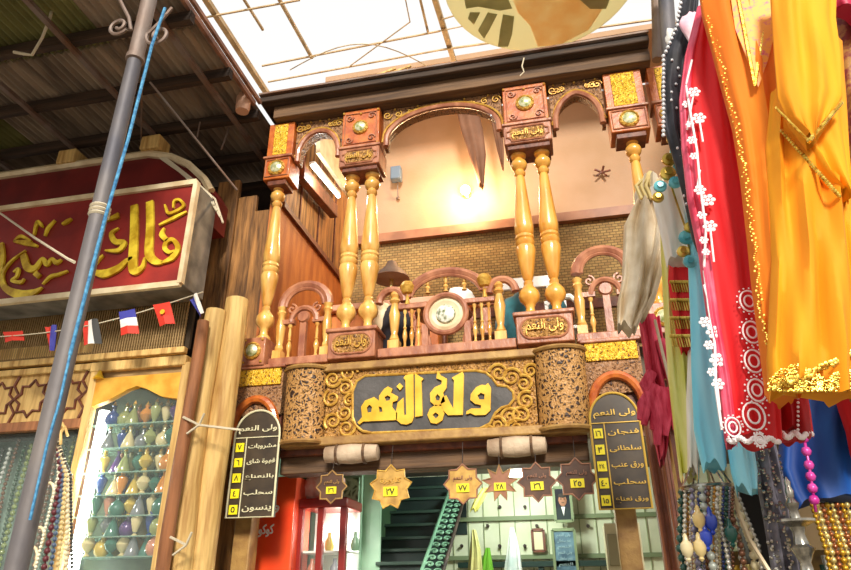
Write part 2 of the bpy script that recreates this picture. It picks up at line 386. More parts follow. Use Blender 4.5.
# --- arches between the capitals
def arch(x0, x1, zs, zt, lab_, point=0.0):
    xc, rx, rz = (x0+x1)/2, (x1-x0)/2-.04, zt-zs
    t = thing('balcony_arch', lab_, 'arch', (xc, F, zs))
    a = arc(xc, zs, rx, rz, 180, 0, 24)
    if point: a = [(x, z+point*max(0, 1-abs(x-xc)/.12)) for x, z in a]
    poly = [(x0, zs-.06)]+[(xc-rx, zs-.06)]+a+[(xc+rx, zs-.06), (x1, zs-.06), (x1, 7.08), (x0, 7.08)]
    # two halves so that the plate is made of clean polygons
    mb = MB()
    top = 7.08
    for i in range(len(a)-1):
        (ax, az), (bx, bz) = a[i], a[i+1]
        mb.prism([(ax, az), (bx, bz), (bx, top), (ax, top)], F-.06, F+.1)
    mb.prism([(x0, zs-.06), (xc-rx, zs-.06), (xc-rx, top), (x0, top)], F-.06, F+.1)
    mb.prism([(xc+rx, zs-.06), (x1, zs-.06), (x1, top), (xc+rx, top)], F-.06, F+.1)
    mb.build('spandrel', M('carved_brown'), t, smooth=False)
    tr = MB(); tr.tube([(xc-rx, F-.07, zs-.08)]+[(x, F-.07, z) for x, z in a]+[(xc+rx, F-.07, zs-.08)], .035, 8); tr.build('arch_moulding', M('rosewood'), t)
    tr = MB(); tr.tube([(xc-rx-.05, F-.075, zs-.02)]+[(xc+(x-xc)*1.06, F-.075, z+.045) for x, z in a]+[(xc+rx+.05, F-.075, zs-.02)], .014, 6); tr.build('outer_bead', M('gold_relief'), t)
    g = MB()
    for s_ in (-1, 1):
        for k in range(3):
            g.tube(spiral(xc+s_*(rx*(.98-.2*k)), top-.1, .06-.012*k, k, 1.4, F-.075, 18, s_), .008, 5)
    g.builds('scroll', M('gold_relief'), t)
    st = MB()
    for k in range(5): st.ball((x0+(x1-x0)*(k+.5)/5, F-.07, top-.02), .016, 6)
    st.builds('gold_stud', M('gold_relief'), t)
    return t
arch(xL+.215, xP-.265, 6.55, 6.9, 'small round arch at the left bay of the balcony')
arch(xP+.265, xQ-.285, 6.6, 7.0, 'wide arch over the middle bay of the balcony')
arch(xQ+.285, xR-.245, 6.5, 6.88, 'round arch with a small peak at the right bay of the balcony', .02)

# --- eave beam
t = thing('eave_beam', 'long dark timber eave beam running above the balcony arches', 'beam', (-1, F, 7.08))
MB().box(-3.3, 1.3, F-.22, F+.15, 7.09, 7.27).build('fascia_board', M('beam_board'), t, bevel=.01)
MB().box(-3.45, 1.3, F-.34, F+.15, 7.27, 7.36).build('top_beam', M('beam_wood'), t, bevel=.015)
MB().box(-3.45, 1.3, F-.38, F-.1, 7.36, 7.385).build('tin_edge', M('rusty_iron'), t)
t = thing('lath_stub', 'short broken lath lying on the dark eave beam', 'lath', P(392, 72, 6.0))
q = MB()
for k in range(7):
    a = P(362+5*k, 77-k, 6.12); a.z = 7.4+.02*(k % 3); q.bar(a, a+Vector((.3, .03, .07*(k % 3)-.03)), .03, .025)
q.builds('splinter', M('peeled_log'), t)
MB().tube([P(524, 58, 5.95), P(522, 66, 5.93), P(524, 72, 5.93), P(520, 76, 5.93)], .008, 5).build('wire_scrap', M('pale_cord'))
tag(bpy.data.objects['wire_scrap'], 'short pale wire scrap dangling from the eave beam', 'wire')

# --- railing pieces
def spindle(mb, x, z0, z1, r, y=F):
    h = z1-z0
    mb.lathe([(r*.9, 0), (r*.9, h*.06), (r*.5, h*.1), (r*.55, h*.2), (r*1.0, h*.32), (r*.9, h*.42), (r*.45, h*.5), (r*.8, h*.54), (r*.45, h*.58), (r*.6, h*.72), (r*.4, h*.88), (r*.85, h*.93), (r*.85, h)], (x, y, z0), 10)
def side_rail(x0, x1, ztop, lab_):
    xc = (x0+x1)/2; z0 = ZP0
    t = thing('balcony_railing', lab_, 'railing', (xc, F, z0))
    MB().box(x0, x1, F-.1, F+.1, z0, z0+.09).build('bottom_rail', M('rosewood'), t, bevel=.01)
    for s_ in (-1, 1):
        x = xc+s_*(x1-x0)*.4
        b = MB(); b.box(x-.05, x+.05, F-.06, F+.06, z0+.09, z0+.19); b.lathe([(.035, 0), (.05, .04), (.035, .09), (.045, .16), (.055, .3), (.035, .42), (.055, .46), (.04, .49), (.055, .53), (.02, .56)], (x, F, z0+.18), 12)
        b.build('newel', M('turned_wood'), t)
    w = (x1-x0)*.4; a = arc(xc, ztop-w*.95, w*1.02, w*.95, 180, 0, 20)
    mb = MB(); mb.tube([(x, F, z) for x, z in a], .052, 8); mb.tube([(xc+(x-xc)*.8, F-.02, (z-ztop+w)*.8+ztop-w) for x, z in a], .022, 6); mb.builds('arched_crown', M('rosewood'), t)
    a2 = arc(xc, z0+.52, w*.55, w*.6, 180, 0, 16)
    mb = MB(); mb.tube([(x, F-.01, z) for x, z in a2], .034, 8)
    for s_ in (-1, 1): mb.box(xc+s_*w*.58-.05 if s_ > 0 else xc-w-.0, xc+w if s_ > 0 else xc-w*.58+.05, F-.035, F+.035, z0+.5, z0+.55)
    mb.build('inner_arch', M('rosewood'), t)
    mb = MB(); mb.box(xc-.035, xc+.035, F-.03, F+.03, z0+.09, z0+.52); mb.lathe([(.06, 0), (.075, .02), (.06, .05), (.001, .05)], (xc, F-.0, z0+.57), 16, ax='y'); mb.build('centre_post', M('rosewood'), t)
    for s_ in (-1, 1):
        for k in (.5,):
            q = MB(); spindle(q, xc+s_*w*.58, z0+.09, z0+.5, .03); q.build('spindle', M('turned_wood'), t)
    g = MB()
    for s_ in (-1, 1): g.tube(spiral(xc+s_*w*.55, z0+.68, .06, PI/2, 1.3, F-.01, 18, s_), .014, 5)
    g.builds('crown_scroll', M('rosewood'), t)
    return t
side_rail(xL+.14, xP-.27, 4.8, 'arched wooden railing in the left bay between the corner column and the column pair')
side_rail(xQ+.3, xR-.16, 4.86, 'arched wooden railing in the right bay beside the beige trousers')
# middle bay
x0, x1, z0 = xP+.27, xQ-.29, ZP0; xc = -1.16
t = thing('balcony_railing', 'wide wooden railing of the middle bay with a round white medallion', 'railing', (xc, F, z0))
MB().box(x0, x1, F-.1, F+.1, z0, z0+.1).build('bottom_rail', M('rosewood'), t, bevel=.01)
zm = z0+.45
for s_ in (-1, 1):
    x = xc+s_*.565
    b = MB(); b.box(x-.06, x+.06, F-.06, F+.06, z0+.1, z0+.2); b.lathe([(.035, 0), (.055, .04), (.035, .1), (.045, .16), (.062, .32), (.035, .45), (.06, .48), (.04, .52), (.055, .55), (.03, .6)], (x, F, z0+.18), 12)
    b.build('newel', M('turned_wood'), t)
    MB().box(min(xc+s_*.2, xc+s_*.52), max(xc+s_*.2, xc+s_*.52), F-.04, F+.04, zm+.1, zm+.155).build('side_rail', M('rosewood'), t, bevel=.008)
    for k in range(3):
        q = MB(); spindle(q, xc+s_*(.3+.075*k), z0+.1, zm+.1, .026, F); q.build('spindle', M('turned_wood'), t)
    MB().box(xc+s_*.225-.035, xc+s_*.225+.035, F-.05, F+.05, z0+.1, zm-.1).build('upright', M('rosewood'), t, bevel=.006)
    q = MB(); q.lathe([(.02, 0), (.06, .02), (.07, .05), (.085, .1), (.06, .15), (.01, .17)], (xc+s_*.42, F-.02, zm+.26), 12); q.lathe([(.03, 0), (.02, .06), (.03, .12)], (xc+s_*.42, F-.02, zm+.15), 10)
    lab(q.build('finial', M('gold_relief'), t), 'pale gilt flower finial')
    q = MB(); a = arc(xc+s_*.6, zm+.2, .14, .15, 0, 180, 14); q.tube([(x_, F, z_) for x_, z_ in a], .045, 8); q.build('shoulder_arch', M('rosewood'), t)
a = arc(xc, zm+.18, .44, .33, 12, 168, 26); q = MB(); q.tube([(x_, F, z_) for x_, z_ in a], .05, 8); q.tube([(xc+(x_-xc)*.88, F-.02, zm+.18+(z_-zm-.18)*.84) for x_, z_ in a], .02, 6); q.builds('arched_crown', M('rosewood'), t)
r = MB(); r.tube([(xc+.215*math.cos(k*PI/16), F-.04, zm+.215*math.sin(k*PI/16)) for k in range(32)], .032, 8, closed=True); md = r.build('medallion_ring', M('rosewood'), t)
r = MB(); r.lathe([(.19, 0), (.188, .03), (.15, .045), (.11, .03), (.001, .03)], (xc, F, zm), 32, ax='y'); di = lab(r.build('medallion_disc', M('cream_frame'), t), 'cream disc inside the ring')
r = MB(); r.lathe([(.105, 0.02), (.1, .055), (.05, .075), (.001, .08)], (xc, F, zm), 24, ax='y'); r.build('boss', mat('boss_enamel', '#75805a', .3, .2, '#efeede', 18, lo=.4, hi=.55), di)
for k in range(3):
    q = MB(); spindle(q, xc-.2+.2*k, zm+.27, zm+.45, .03); q.build('crown_spindle', M('turned_wood'), t)
q = MB()
for s_ in (-1, 1): q.tube(arc3 := [(xc+s_*x_, F, z_) for x_, z_ in arc(.28, z0+.1, .09, .2, 180, 95, 10)], .03, 6)
q.builds('lower_bracket', M('rosewood'), t)

# --- the name board
YB = 6.2
t = thing('name_board', 'long carved gold-framed board with large golden Arabic letters under the balcony', 'sign', (-1.2, YB, 2.99))
bx0, bx1 = P(326, 405, YB).x, P(536, 395, YB).x; bz0, bz1 = P(430, 437, YB).z+.03, P(430, 362, YB).z
MB().box(bx0, bx1, YB, F+.1, bz0, bz1).build('carved_board', M('carved_scroll_ground'), t, smooth=False)
ex0, ex1 = P(285, 405, YB).x, P(586, 390, YB).x
MB().box(ex0, ex1, YB-.06, F+.1, bz0-.07, bz0+.02).build('bottom_moulding', M('frame_tan'), t, bevel=.015)
MB().box(ex0, ex1, YB-.05, F+.1, bz1-.035, bz1+.05).build('top_moulding', M('frame_tan'), t, bevel=.015)
S = 851/180.
def bz(x, y): p = P(340+x/S, 360+y/S, YB-.02); return (p.x, p.z)
field = [(120, 75), (640, 50), (690, 60), (720, 85), (745, 120), (790, 125), (818, 150), (822, 185), (800, 215), (765, 225), (735, 250), (710, 300), (660, 325), (150, 345), (105, 335), (75, 310), (60, 270), (60, 150), (80, 100)]
q = MB(); q.mesh(fill_mesh([[bz(*p) for p in field]], .015), lambda p: (p.x, YB-.005-p.z, p.y)); lab(q.build('slate_field', M('dark_slate_field'), t, smooth=False), 'dark grey cartouche behind the letters')
q = MB(); q.tube([(a_, YB-.02, b_) for a_, b_ in (bz(*p) for p in field)], .014, 6, closed=True); q.build('cartouche_rim', M('gold_relief'), t)
G = {
 'alif': [[(357, 66), (398, 92), (388, 102), (393, 266), (358, 272)]],
 'lam_noon': [[(312, 76), (350, 68), (352, 275), (342, 298), (318, 308), (290, 304), (268, 284), (268, 240), (276, 205), (303, 180), (306, 262), (316, 262), (312, 100), (303, 88)], ],
 'ayn_meem': [[(188, 172), (212, 140), (230, 128), (252, 140), (244, 158), (278, 176), (274, 194), (252, 202), (250, 225), (274, 255), (272, 286), (112, 294), (94, 308), (86, 298), (108, 272), (103, 225), (122, 195), (165, 178), (188, 196)], [(130, 228), (142, 214), (155, 224), (152, 248), (134, 252)], [(214, 178), (228, 170), (242, 178), (238, 194), (220, 196)], [(186, 222), (200, 226), (205, 246), (190, 250)]],
 'dot': [[(270, 128), (286, 112), (302, 128), (286, 146)]],
 'lam': [[(582, 58), (588, 75), (583, 262), (512, 264), (490, 240), (478, 205), (488, 178), (505, 170), (522, 205), (538, 232), (541, 98), (530, 88)]],
 'ya_head': [[(463, 54), (480, 76), (508, 92), (506, 135), (490, 158), (500, 200), (478, 212), (455, 222), (430, 200), (428, 160), (450, 132), (482, 118), (484, 100), (458, 90)], [(453, 178), (463, 164), (476, 178), (472, 194), (458, 194)]],
 'ya_bowl': [[(415, 262), (428, 232), (455, 214), (482, 222), (496, 255), (486, 288), (460, 304), (432, 300)], [(440, 262), (455, 250), (470, 264), (456, 280)]],
 'waw': [[(702, 112), (716, 135), (713, 240), (690, 262), (640, 264), (618, 254), (598, 260), (600, 246), (622, 232), (668, 232), (668, 216), (640, 210), (618, 192), (620, 165), (645, 132), (672, 120), (690, 122)], [(652, 170), (668, 158), (686, 166), (684, 190), (660, 190)]],
}
lt = MB()
for k in G.values():
    lt.mesh(fill_mesh([[bz(*p) for p in lp] for lp in k], .012), lambda p: (p.x, YB-.035-p.z, p.y))
lab(lt.build('lettering', mat('letter_gold', '#dba520', .3, .15, '#f6c83e', 5, coat=.3), t, smooth=False), 'large raised golden Arabic letters')
g = MB()
for (cx, cy, r_, a0, s_) in ((40, 60, 34, 0, 1), (25, 130, 30, 2, -1), (30, 320, 34, 1, -1), (20, 250, 28, 3, 1), (-35, 90, 32, 0, -1), (-40, 180, 32, 2, 1), (-35, 290, 32, 4, -1), (45, 190, 22, 1, 1),
                             (750, 60, 34, 3, -1), (810, 80, 34, 0, 1), (870, 110, 30, 2, -1), (880, 190, 32, 1, 1), (860, 260, 32, 4, -1), (800, 270, 34, 0, 1), (750, 310, 30, 2, -1), (700, 330, 22, 3, 1), (830, 320, 30, 1, 1), (900, 50, 26, 0, 1)):
    X, Z = bz(cx, cy); g.tube(spiral(X, Z, r_/S*.0135, a0, 1.6, YB-.014, 22, s_), [.017-.0004*i for i in range(23)], 6)
g.builds('carved_scroll', M('gold_relief'), t)
# half-round pierced ends
def half_round(x0, x1, nm):
    xc = (x0+x1)/2; w = (x1-x0)/2
    mb = MB(); a = arc(xc, YB+.02, w, .17, 180, 360, 14)
    for i in range(14):
        (ax, ay), (bx_, by) = a[i], a[i+1]
        mb.add([(ax, ay, bz0-.03), (bx_, by, bz0-.03), (bx_, by, bz1+.02), (ax, ay, bz1+.02)], [(0, 1, 2, 3)])
    mb.add([(p[0], p[1], bz0-.03) for p in a], [tuple(range(15))]); mb.add([(p[0], p[1], bz1+.02) for p in a], [tuple(range(15))])
    o = mb.build('rounded_end', M('pierced_arabesque'), t, ang=60)
    r = MB()
    for zz in (bz0-.03, bz1+.01): r.tube([(p[0], p[1], zz) for p in arc(xc, YB+.02, w+.01, .18, 180, 360, 14)], .022, 6)
    r.builds('end_moulding', M('frame_tan'), o)
half_round(ex0, bx0-.01, 'l'); half_round(bx1+.01, ex1+.02, 'r')

# --- side piers with gilt panel, carved band and arched top; the menu boards hang on them
def pier(x0, x1, lab_, z_arch):
    xc = (x0+x1)/2; y = F-.02
    t = thing('carved_pier', lab_, 'pier', (xc, y, 0))
    MB().box(x0, x1, y-.08, y+.2, 3.3, 3.83).build('carved_band', M('carved_brown'), t, smooth=False)
    MB().box(x0+.02, x1-.02, y-.1, y-.06, 3.62, 3.8).build('gilt_panel', M('pierced_gold'), t, bevel=.006)
    MB().box(x0-.02, x1+.02, y-.12, y+.1, 3.8, 3.84).build('cornice', M('rosewood'), t, bevel=.01)
    w = (x1-x0)/2; a = arc(xc, 3.15, w-.03, .32, 0, 180, 18)
    q = MB(); q.tube([(xc+w-.03, y-.1, 3.0)]+[(p[0], y-.1, p[1]) for p in a]+[(xc-w+.03, y-.1, 3.0)], .045, 8); q.build('arch_moulding', M('orange_wood'), t)
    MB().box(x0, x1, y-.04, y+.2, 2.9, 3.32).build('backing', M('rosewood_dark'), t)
    MB().box(xc-.14, xc+.04, y-.02, y+.16, 0, 2.9).build('post', M('frame_tan'), t, bevel=.01)
pier(P(236, 385, F-.1).x, P(283, 380, F-.1).x, 'left pier with gilt carved panel behind the first menu board', 3.4)
pier(P(584, 365, F-.1).x, P(641, 360, F-.1).x, 'right pier with gilt carved panel behind the second menu board', 3.4)

def menu(xa, xb, z0, zs, y, rows, nums, lab_, txm, tilt=0):
    xc = (xa+xb)/2; w = (xb-xa)/2
    t = thing('menu_board', lab_, 'sign', (xc, y, z0))
    loop = [(xa, z0), (xb, z0), (xb, zs)]+arc(xc, zs, w, .25, 0, 180, 18)[1:]
    MB().prism(loop, y-.03, y+.02).build('panel', M('menu_brown'), t, smooth=False)
    q = MB(); q.tube([(a, y-.035, b) for a, b in loop], .011, 6, closed=True)
    q.tube([(xa, y-.035, zs-.02), (xb, y-.035, zs-.02)], .006, 5); q.tube([(xa+w*.55, y-.035, zs-.02), (xa+w*.55, y-.035, z0)], .006, 5)
    q.build('rim', M(txm), t)
    q = MB(); write(q, ar('ولى النعم'), xa+w*.16, xb-w*.14, zs+.02, zs+.1, y-.035, .01, .01); q.build('heading', M(txm), t)
    n = len(rows); dz = (zs-.02-z0-.02)/n
    tx = MB()
    for i, r_ in enumerate(rows):
        zc = zs-.04-dz*(i+.5)
        write(tx, ar(r_), xa+w*.66, xb-w*.1, zc-.026, zc+.03, y-.035, .008, .008)
        k = MB().box(xa+w*.1, xa+w*.46, y-.04, y-.03, zc-.043, zc+.043).build('price_tag', M('yellow_tag'), t)
        g = MB(); write(g, nums[i], xa+w*.17, xa+w*.39, zc-.026, zc+.026, y-.042, .006, .01, keep=True); g.build('numeral', M('dark_ink'), k)
    tx.build('item_lettering', M(txm), t)
YM = 6.15
pa, pb, pc = P(227, 517, YM), P(274, 517, YM), P(236, 437, YM)
menu((pa.x+P(237, 440, YM).x)/2, (pb.x+P(281, 437, YM).x)/2, pb.z, P(258, 436, YM).z, YM, ['مشروبات', 'قهوة شاى', 'بالنعناع', 'سحلب', 'ينسون'], ['٧', '٦', '٨', '٤', '٥'], 'dark arched menu board with yellow tags left of the cafe entrance by the logs', mat('menu_cream', '#d9d3ae', .45))
pa, pb = P(600, 510, YM), P(655, 509, YM)
menu((pa.x+P(590, 425, YM).x)/2, (pb.x+P(642, 424, YM).x)/2-.02, pa.z, P(615, 421, YM).z, YM, ['فنجان', 'سلطانى', 'ورق عنب', 'سحلب', 'ورق نعناع'], ['١٦', '٣', '٢٤', '٤٠', '١٥'], 'dark arched menu board with gold letters right of the entrance by the pink rope', mat('menu_gold', '#cfa845', .4, .2))

# --- rolled shutters and lintel under the board
t = thing('lintel_beam', 'dark weathered lintel under the name board, above the entrance', 'beam', (-1.2, 6.4, 2.75))
MB().box(P(283, 455, 6.4).x, P(588, 445, 6.4).x, 6.35, 6.6, 2.7, 2.93).build('lintel_board', M('beam_board'), t, bevel=.01)
MB().box(P(283, 455, 6.4).x, P(588, 445, 6.4).x, 6.28, 6.4, 2.86, 2.93).build('rail', M('rosewood_dark'), t, bevel=.01)
def roll(xa, xb, py, lab_):
    a, b = P(xa, py, 6.2), P(xb, py-3, 6.2); c = (a+b)/2; L_ = b.x-a.x
    t = thing('rolled_awning', lab_, 'awning', c)
    MB().lathe([(.02, -L_/2), (.075, -L_/2+.01), (.085, -L_/2+.1), (.1, 0), (.085, L_/2-.1), (.075, L_/2-.01), (.02, L_/2)], c, 16, ax='x').build('cloth_roll', mat('roll_canvas', '#8f755c', .8, 0, '#cdb79c', 3, (1, 1, 1), bump=.4), t)
    q = MB()
    for k in (-.25, .25): q.lathe([(.1, -.012), (.104, 0), (.1, .012)], c+Vector((k*L_, 0, 0)), 16, ax='x')
    q.builds('strap', M('beam_board'), t)
roll(325, 379, 455, 'rolled tan canvas awning under the left end of the name board')
roll(487, 547, 448, 'rolled tan canvas awning under the right end of the name board')

# --- star shaped signs
def star(px, py, R_, n, inner, lab_, num, bm, nm, yy=6.15, txt=True):
    c = P(px, py, yy); t = thing('star_sign', lab_, 'sign', c, 'star signs hanging over the entrance')
    lp = []
    for i in range(2*n):
        r_ = R_ if i % 2 == 0 else R_*inner; a = PI/2+PI*i/n; lp.append((c.x+r_*math.cos(a), c.z+r_*math.sin(a)))
    MB().prism(lp, yy-.01, yy+.015).build('plaque', M(bm), t, smooth=False)
    q = MB(); q.tube([(a, yy-.012, b) for a, b in lp], .009, 5, closed=True); q.build('edging', M(nm), t)
    k = MB().box(c.x-R_*.33, c.x+R_*.33, yy-.022, yy-.01, c.z-R_*.42, c.z-R_*.0).build('number_tag', M('yellow_tag'), t)
    g = MB(); write(g, num, c.x-R_*.24, c.x+R_*.24, c.z-R_*.36, c.z-R_*.07, yy-.025, .006, .02, keep=True); g.build('numeral', M('dark_ink'), k)
    if txt:
        g = MB(); write(g, ar('كازوزة') if n != 8 else ar('ولى النعم'), c.x-R_*.5, c.x+R_*.5, c.z+R_*.12, c.z+R_*.42, yy-.015, .008, .015); g.build('lettering', M(nm), t)
    w = MB(); w.tube([(c.x, yy, c.z+R_*.98), (c.x, yy+.05, 2.9)], .004, 5); w.build('hanging_wire', M('dark_iron'), t)
sb = mat('star_brown', '#3b2417', .5, 0, '#5f3d26', 6); sg = mat('star_gilt', '#9c7434', .4, .2, '#d9ae5a', 8); mat('star_pink', '#7d4e38', .5, 0, '#a87452', 6)
star(332, 487, .15, 8, .78, 'dark star sign with yellow number hanging at the far left over the red cabinet', '٢٦', 'star_brown', 'frame_tan')
star(391, 487, .2, 9, .76, 'large gilt nine-pointed star sign hanging before the green stairs', '٢٧', 'star_gilt', 'gold_relief')
star(463, 484, .175, 8, .78, 'gilt octagonal star sign hanging by the top of the stair railing', '٧٧', 'star_gilt', 'star_pink')
star(500, 483, .16, 9, .55, 'spiky brown star sign with sharp points, second gilt sign\'s right neighbour', '٢٨', 'star_pink', 'frame_tan', txt=False)
star(537, 482, .17, 8, .74, 'dark brown star sign hanging left of the framed portrait', '٢٦', 'star_brown', 'star_pink')
star(577, 479, .18, 8, .76, 'dark brown star sign hanging beside the right menu board', '٢٥', 'star_brown', 'star_pink')

# ------------------------------------------------------------------ hanging cloth
SURF = {}
def garment(name, rows, y, m, lab_=None, cat=None, depth=.07, amp=.22, folds=7, parent=None, ph=0.0, step=9, sway=.01):
    rr = []
    for i in range(len(rows)-1):
        a, b = rows[i], rows[i+1]; k = max(1, int(abs(b[2]-a[2])/step))
        for j in range(k): u = j/k; rr.append(tuple(a[q]*(1-u)+b[q]*u for q in range(3)))
    rr.append(rows[-1]); N = 56
    def off(th, py):
        f = 1+amp*math.sin(folds*th+ph+.012*py)+amp*.5*math.sin((folds*1.7)*th+ph*2-.02*py)
        return -math.sin(th)*depth*f+sway*math.sin(py*.03+ph)
    vs = []; fs = []
    for (l, r, py) in rr:
        A, B = P(l, py, y), P(r, py, y)
        for j in range(N):
            th = 2*PI*j/N; u = (1-math.cos(th))/2; p = A.lerp(B, u); p.y += off(th, py); e_ = max(0, 1-(rows[-1][2]-py)/14)
            p.z -= e_*.022*(math.sin(3*th+ph+1)+.6*math.sin(7*th+2*ph)); vs.append(p)
    for i in range(len(rr)-1):
        for j in range(N): fs.append((i*N+j, i*N+(j+1) % N, (i+1)*N+(j+1) % N, (i+1)*N+j))
    fs += [tuple(range(N)), tuple(range((len(rr)-1)*N, len(rr)*N))]
    q = MB().add(vs, fs); o = q.build(name, M(m), parent, ang=75)
    if lab_: o['label'] = lab_
    if cat: o['category'] = cat
    def surf(px, py, eps=.012):
        for i in range(len(rows)-1):
            if rows[i][2] <= py <= rows[i+1][2] or i == len(rows)-2:
                a, b = rows[i], rows[i+1]; u = min(1, max(0, (py-a[2])/(b[2]-a[2]))); l = a[0]*(1-u)+b[0]*u; r = a[1]*(1-u)+b[1]*u; break
        w_ = min(.98, max(.02, (px-l)/(r-l))); th = math.acos(1-2*w_); dy = off(th, py)
        p = P(px, py, y+dy-eps); return p
    SURF[o.name] = surf
    return o, surf

# ================================================================== ROOM SHELL
YBK = 9.2
ground = mat('ground_stone', '#6e6558', .85, 0, '#8d8372', 2, bump=.3)
struct(MB().box(-14, 10, -6, 14, -.1, 0), 'floor', ground)
# cafe volume: side walls, floors, back walls
brick = bpy.data.materials.new('brick_wall'); brick.use_nodes = True
nt = brick.node_tree; b = nt.nodes['Principled BSDF']; tc = nt.nodes.new('ShaderNodeTexCoord'); sx = nt.nodes.new('ShaderNodeSeparateXYZ'); cb = nt.nodes.new('ShaderNodeCombineXYZ')
nt.links.new(tc.outputs['Object'], sx.inputs[0]); nt.links.new(sx.outputs['X'], cb.inputs['X']); nt.links.new(sx.outputs['Z'], cb.inputs['Y'])
bt = nt.nodes.new('ShaderNodeTexBrick'); bt.inputs['Scale'].default_value = 5.5; bt.inputs['Color1'].default_value = rgb('#a98a52'); bt.inputs['Color2'].default_value = rgb('#8d6d3e'); bt.inputs['Mortar'].default_value = rgb('#5c4a2b'); bt.inputs['Mortar Size'].default_value = .03
nt.links.new(cb.outputs[0], bt.inputs['Vector']); nt.links.new(bt.outputs['Color'], b.inputs['Base Color']); b.inputs['Roughness'].default_value = .8
bp = nt.nodes.new('ShaderNodeBump'); bp.inputs['Strength'].default_value = .5; nt.links.new(bt.outputs['Fac'], bp.inputs['Height']); bp.invert = True; nt.links.new(bp.outputs[0], b.inputs['Normal'])
struct(MB().box(-3.4, 2.6, YBK, YBK+.15, 3.75, 6.83), 'wall_back_lower', brick)
struct(MB().box(-3.4, 2.6, YBK+.04, YBK+.19, 6.83, 9.3), 'wall_back_upper', plaster)
struct(MB().box(-3.4, 2.6, YBK-.1, YBK+.05, 6.8, 6.95), 'trim_1', mat('dado_ledge', '#8c5a3c', .5, 0, '#a8714d', 4))
struct(MB().box(-3.4, 2.6, YBK-.03, YBK+.02, 5.35, 5.5), 'trim_2', M('rosewood_dark'))
zt1, zt2 = P(288, 207, X=-3.2), P(335, 262, X=-3.2)
struct(MB().box(-3.4, -3.25, 6.55, YBK, 3.75, zt1.z), 'wall_left_lower', planko)
struct(MB().box(-3.4, -3.25, 6.55, YBK, zt1.z, 7.6), 'wall_left_upper', planks)
struct(MB().box(-3.26, -3.2, 6.55, YBK, zt1.z-.05, zt1.z+.03), 'trim_3', M('rosewood_dark'))
for i, yy in enumerate((7.1, 7.75, 8.4)): struct(MB().box(-3.26, -3.23, yy-.012, yy+.012, zt1.z+.03, 7.6), 'trim_%d' % (4+i), M('rosewood_dark'))
struct(MB().box(2.45, 2.6, 6.2, YBK, 0, 9.3), 'wall_right', plaster)
struct(MB().box(-3.4, 2.6, 6.55, YBK, 3.05, 3.82), 'floor_upper', mat('floor_slab', '#5f5446', .8))
struct(MB().box(-3.4, 2.6, 8.0, YBK, 9.3, 9.4), 'ceiling_balcony', plaster)
# curved white soffit in the left bay with a strip light
t = thing('strip_light', 'white fluorescent strip light slanting inside the left bay under the pale soffit', 'light', P(325, 175, X=-3.1))
a, b_ = P(312, 163, X=-3.1), P(338, 194, X=-3.1)
MB().bar(a, b_, .09, .05).build('housing', M('white_paint'), t, bevel=.008)
MB().tube([a+Vector((.02, -.02, -.06)), b_+Vector((.02, -.02, -.06))], .028, 8).build('tube', M('tube_light'), t)
tag(MB().bar(P(300, 172, X=-3.12), P(334, 212, X=-3.12), .12, .2).build('soffit_beam', M('rosewood_dark'), bevel=.01), 'dark slanting timber beam beside the strip light in the left bay', 'beam')
tag(MB().bar(P(318, 143, X=-3.0)+Vector((0,0,.1)), P(350, 190, X=-3.0)+Vector((0,0,.1)), .06, .5).build('soffit_panel', M('cream_frame')), 'pale slanting soffit panel behind the left bay arch', 'panel')

# wall lamp
lp = P(465, 189, 9.05)
t = thing('wall_lamp', 'glowing bare bulb lamp on the plaster wall seen through the middle arch', 'lamp', lp)
MB().lathe([(.07, 0), (.07, .02), (.03, .04), (.025, .09)], (lp.x, 9.23, lp.z), 12, ax='y').build('wall_plate', M('brass'), t)
MB().ball((lp.x, 9.08, lp.z), .085, 14).build('bulb', M('bulb_glow'), t)
# curved drapes
dr = mat('brown_drape', '#6f4a34', .8, 0, '#8a6046', 3)
tag(garment('hanging_drape', [(448, 466, 60), (454, 476, 100), (461, 483, 130), (469, 486, 155), (479, 484, 186)], 8.7, dr, depth=.07, amp=.2, folds=4)[0], 'large brown leaf shaped drape hanging from the ceiling behind the middle arch', 'drape')
tag(garment('hanging_drape', [(484, 496, 80), (491, 501, 120), (497, 504, 150), (502, 504, 168)], 8.7, dr, depth=.05, amp=.2, folds=4)[0], 'smaller brown drape hanging from the ceiling beside the right capital', 'drape')
q = MB(); p = P(396, 175, 9.1); q.box(p.x-.09, p.x+.09, 9.05, 9.2, p.z-.1, p.z+.16); tag(q.build('wall_speaker', mat('blue_grey', '#6d7c8c', .5), bevel=.02), 'small blue-grey box mounted high on the plaster wall', 'speaker')
q = MB(); p = P(398, 198, 9.2); q.tube([p, p+Vector((.0, -.03, .2)), p+Vector((.01, -.02, .5))], .01, 5); q.ball(p, .035, 6); tag(q.build('pull_cord', M('rusty_iron')), 'thin cord with dark knob hanging on the plaster wall', 'cord')
q = MB(); p = P(602, 173, 9.2)
for k in range(5): a = k*1.3; q.bar(p+Vector((0, -.02, 0)), p+Vector((.13*math.cos(a), -.05, .1*math.sin(a))), .03, .02)
tag(q.build('broken_bracket', M('rosewood_dark')), 'dark broken bracket sticking out of the plaster in the right bay', 'bracket')

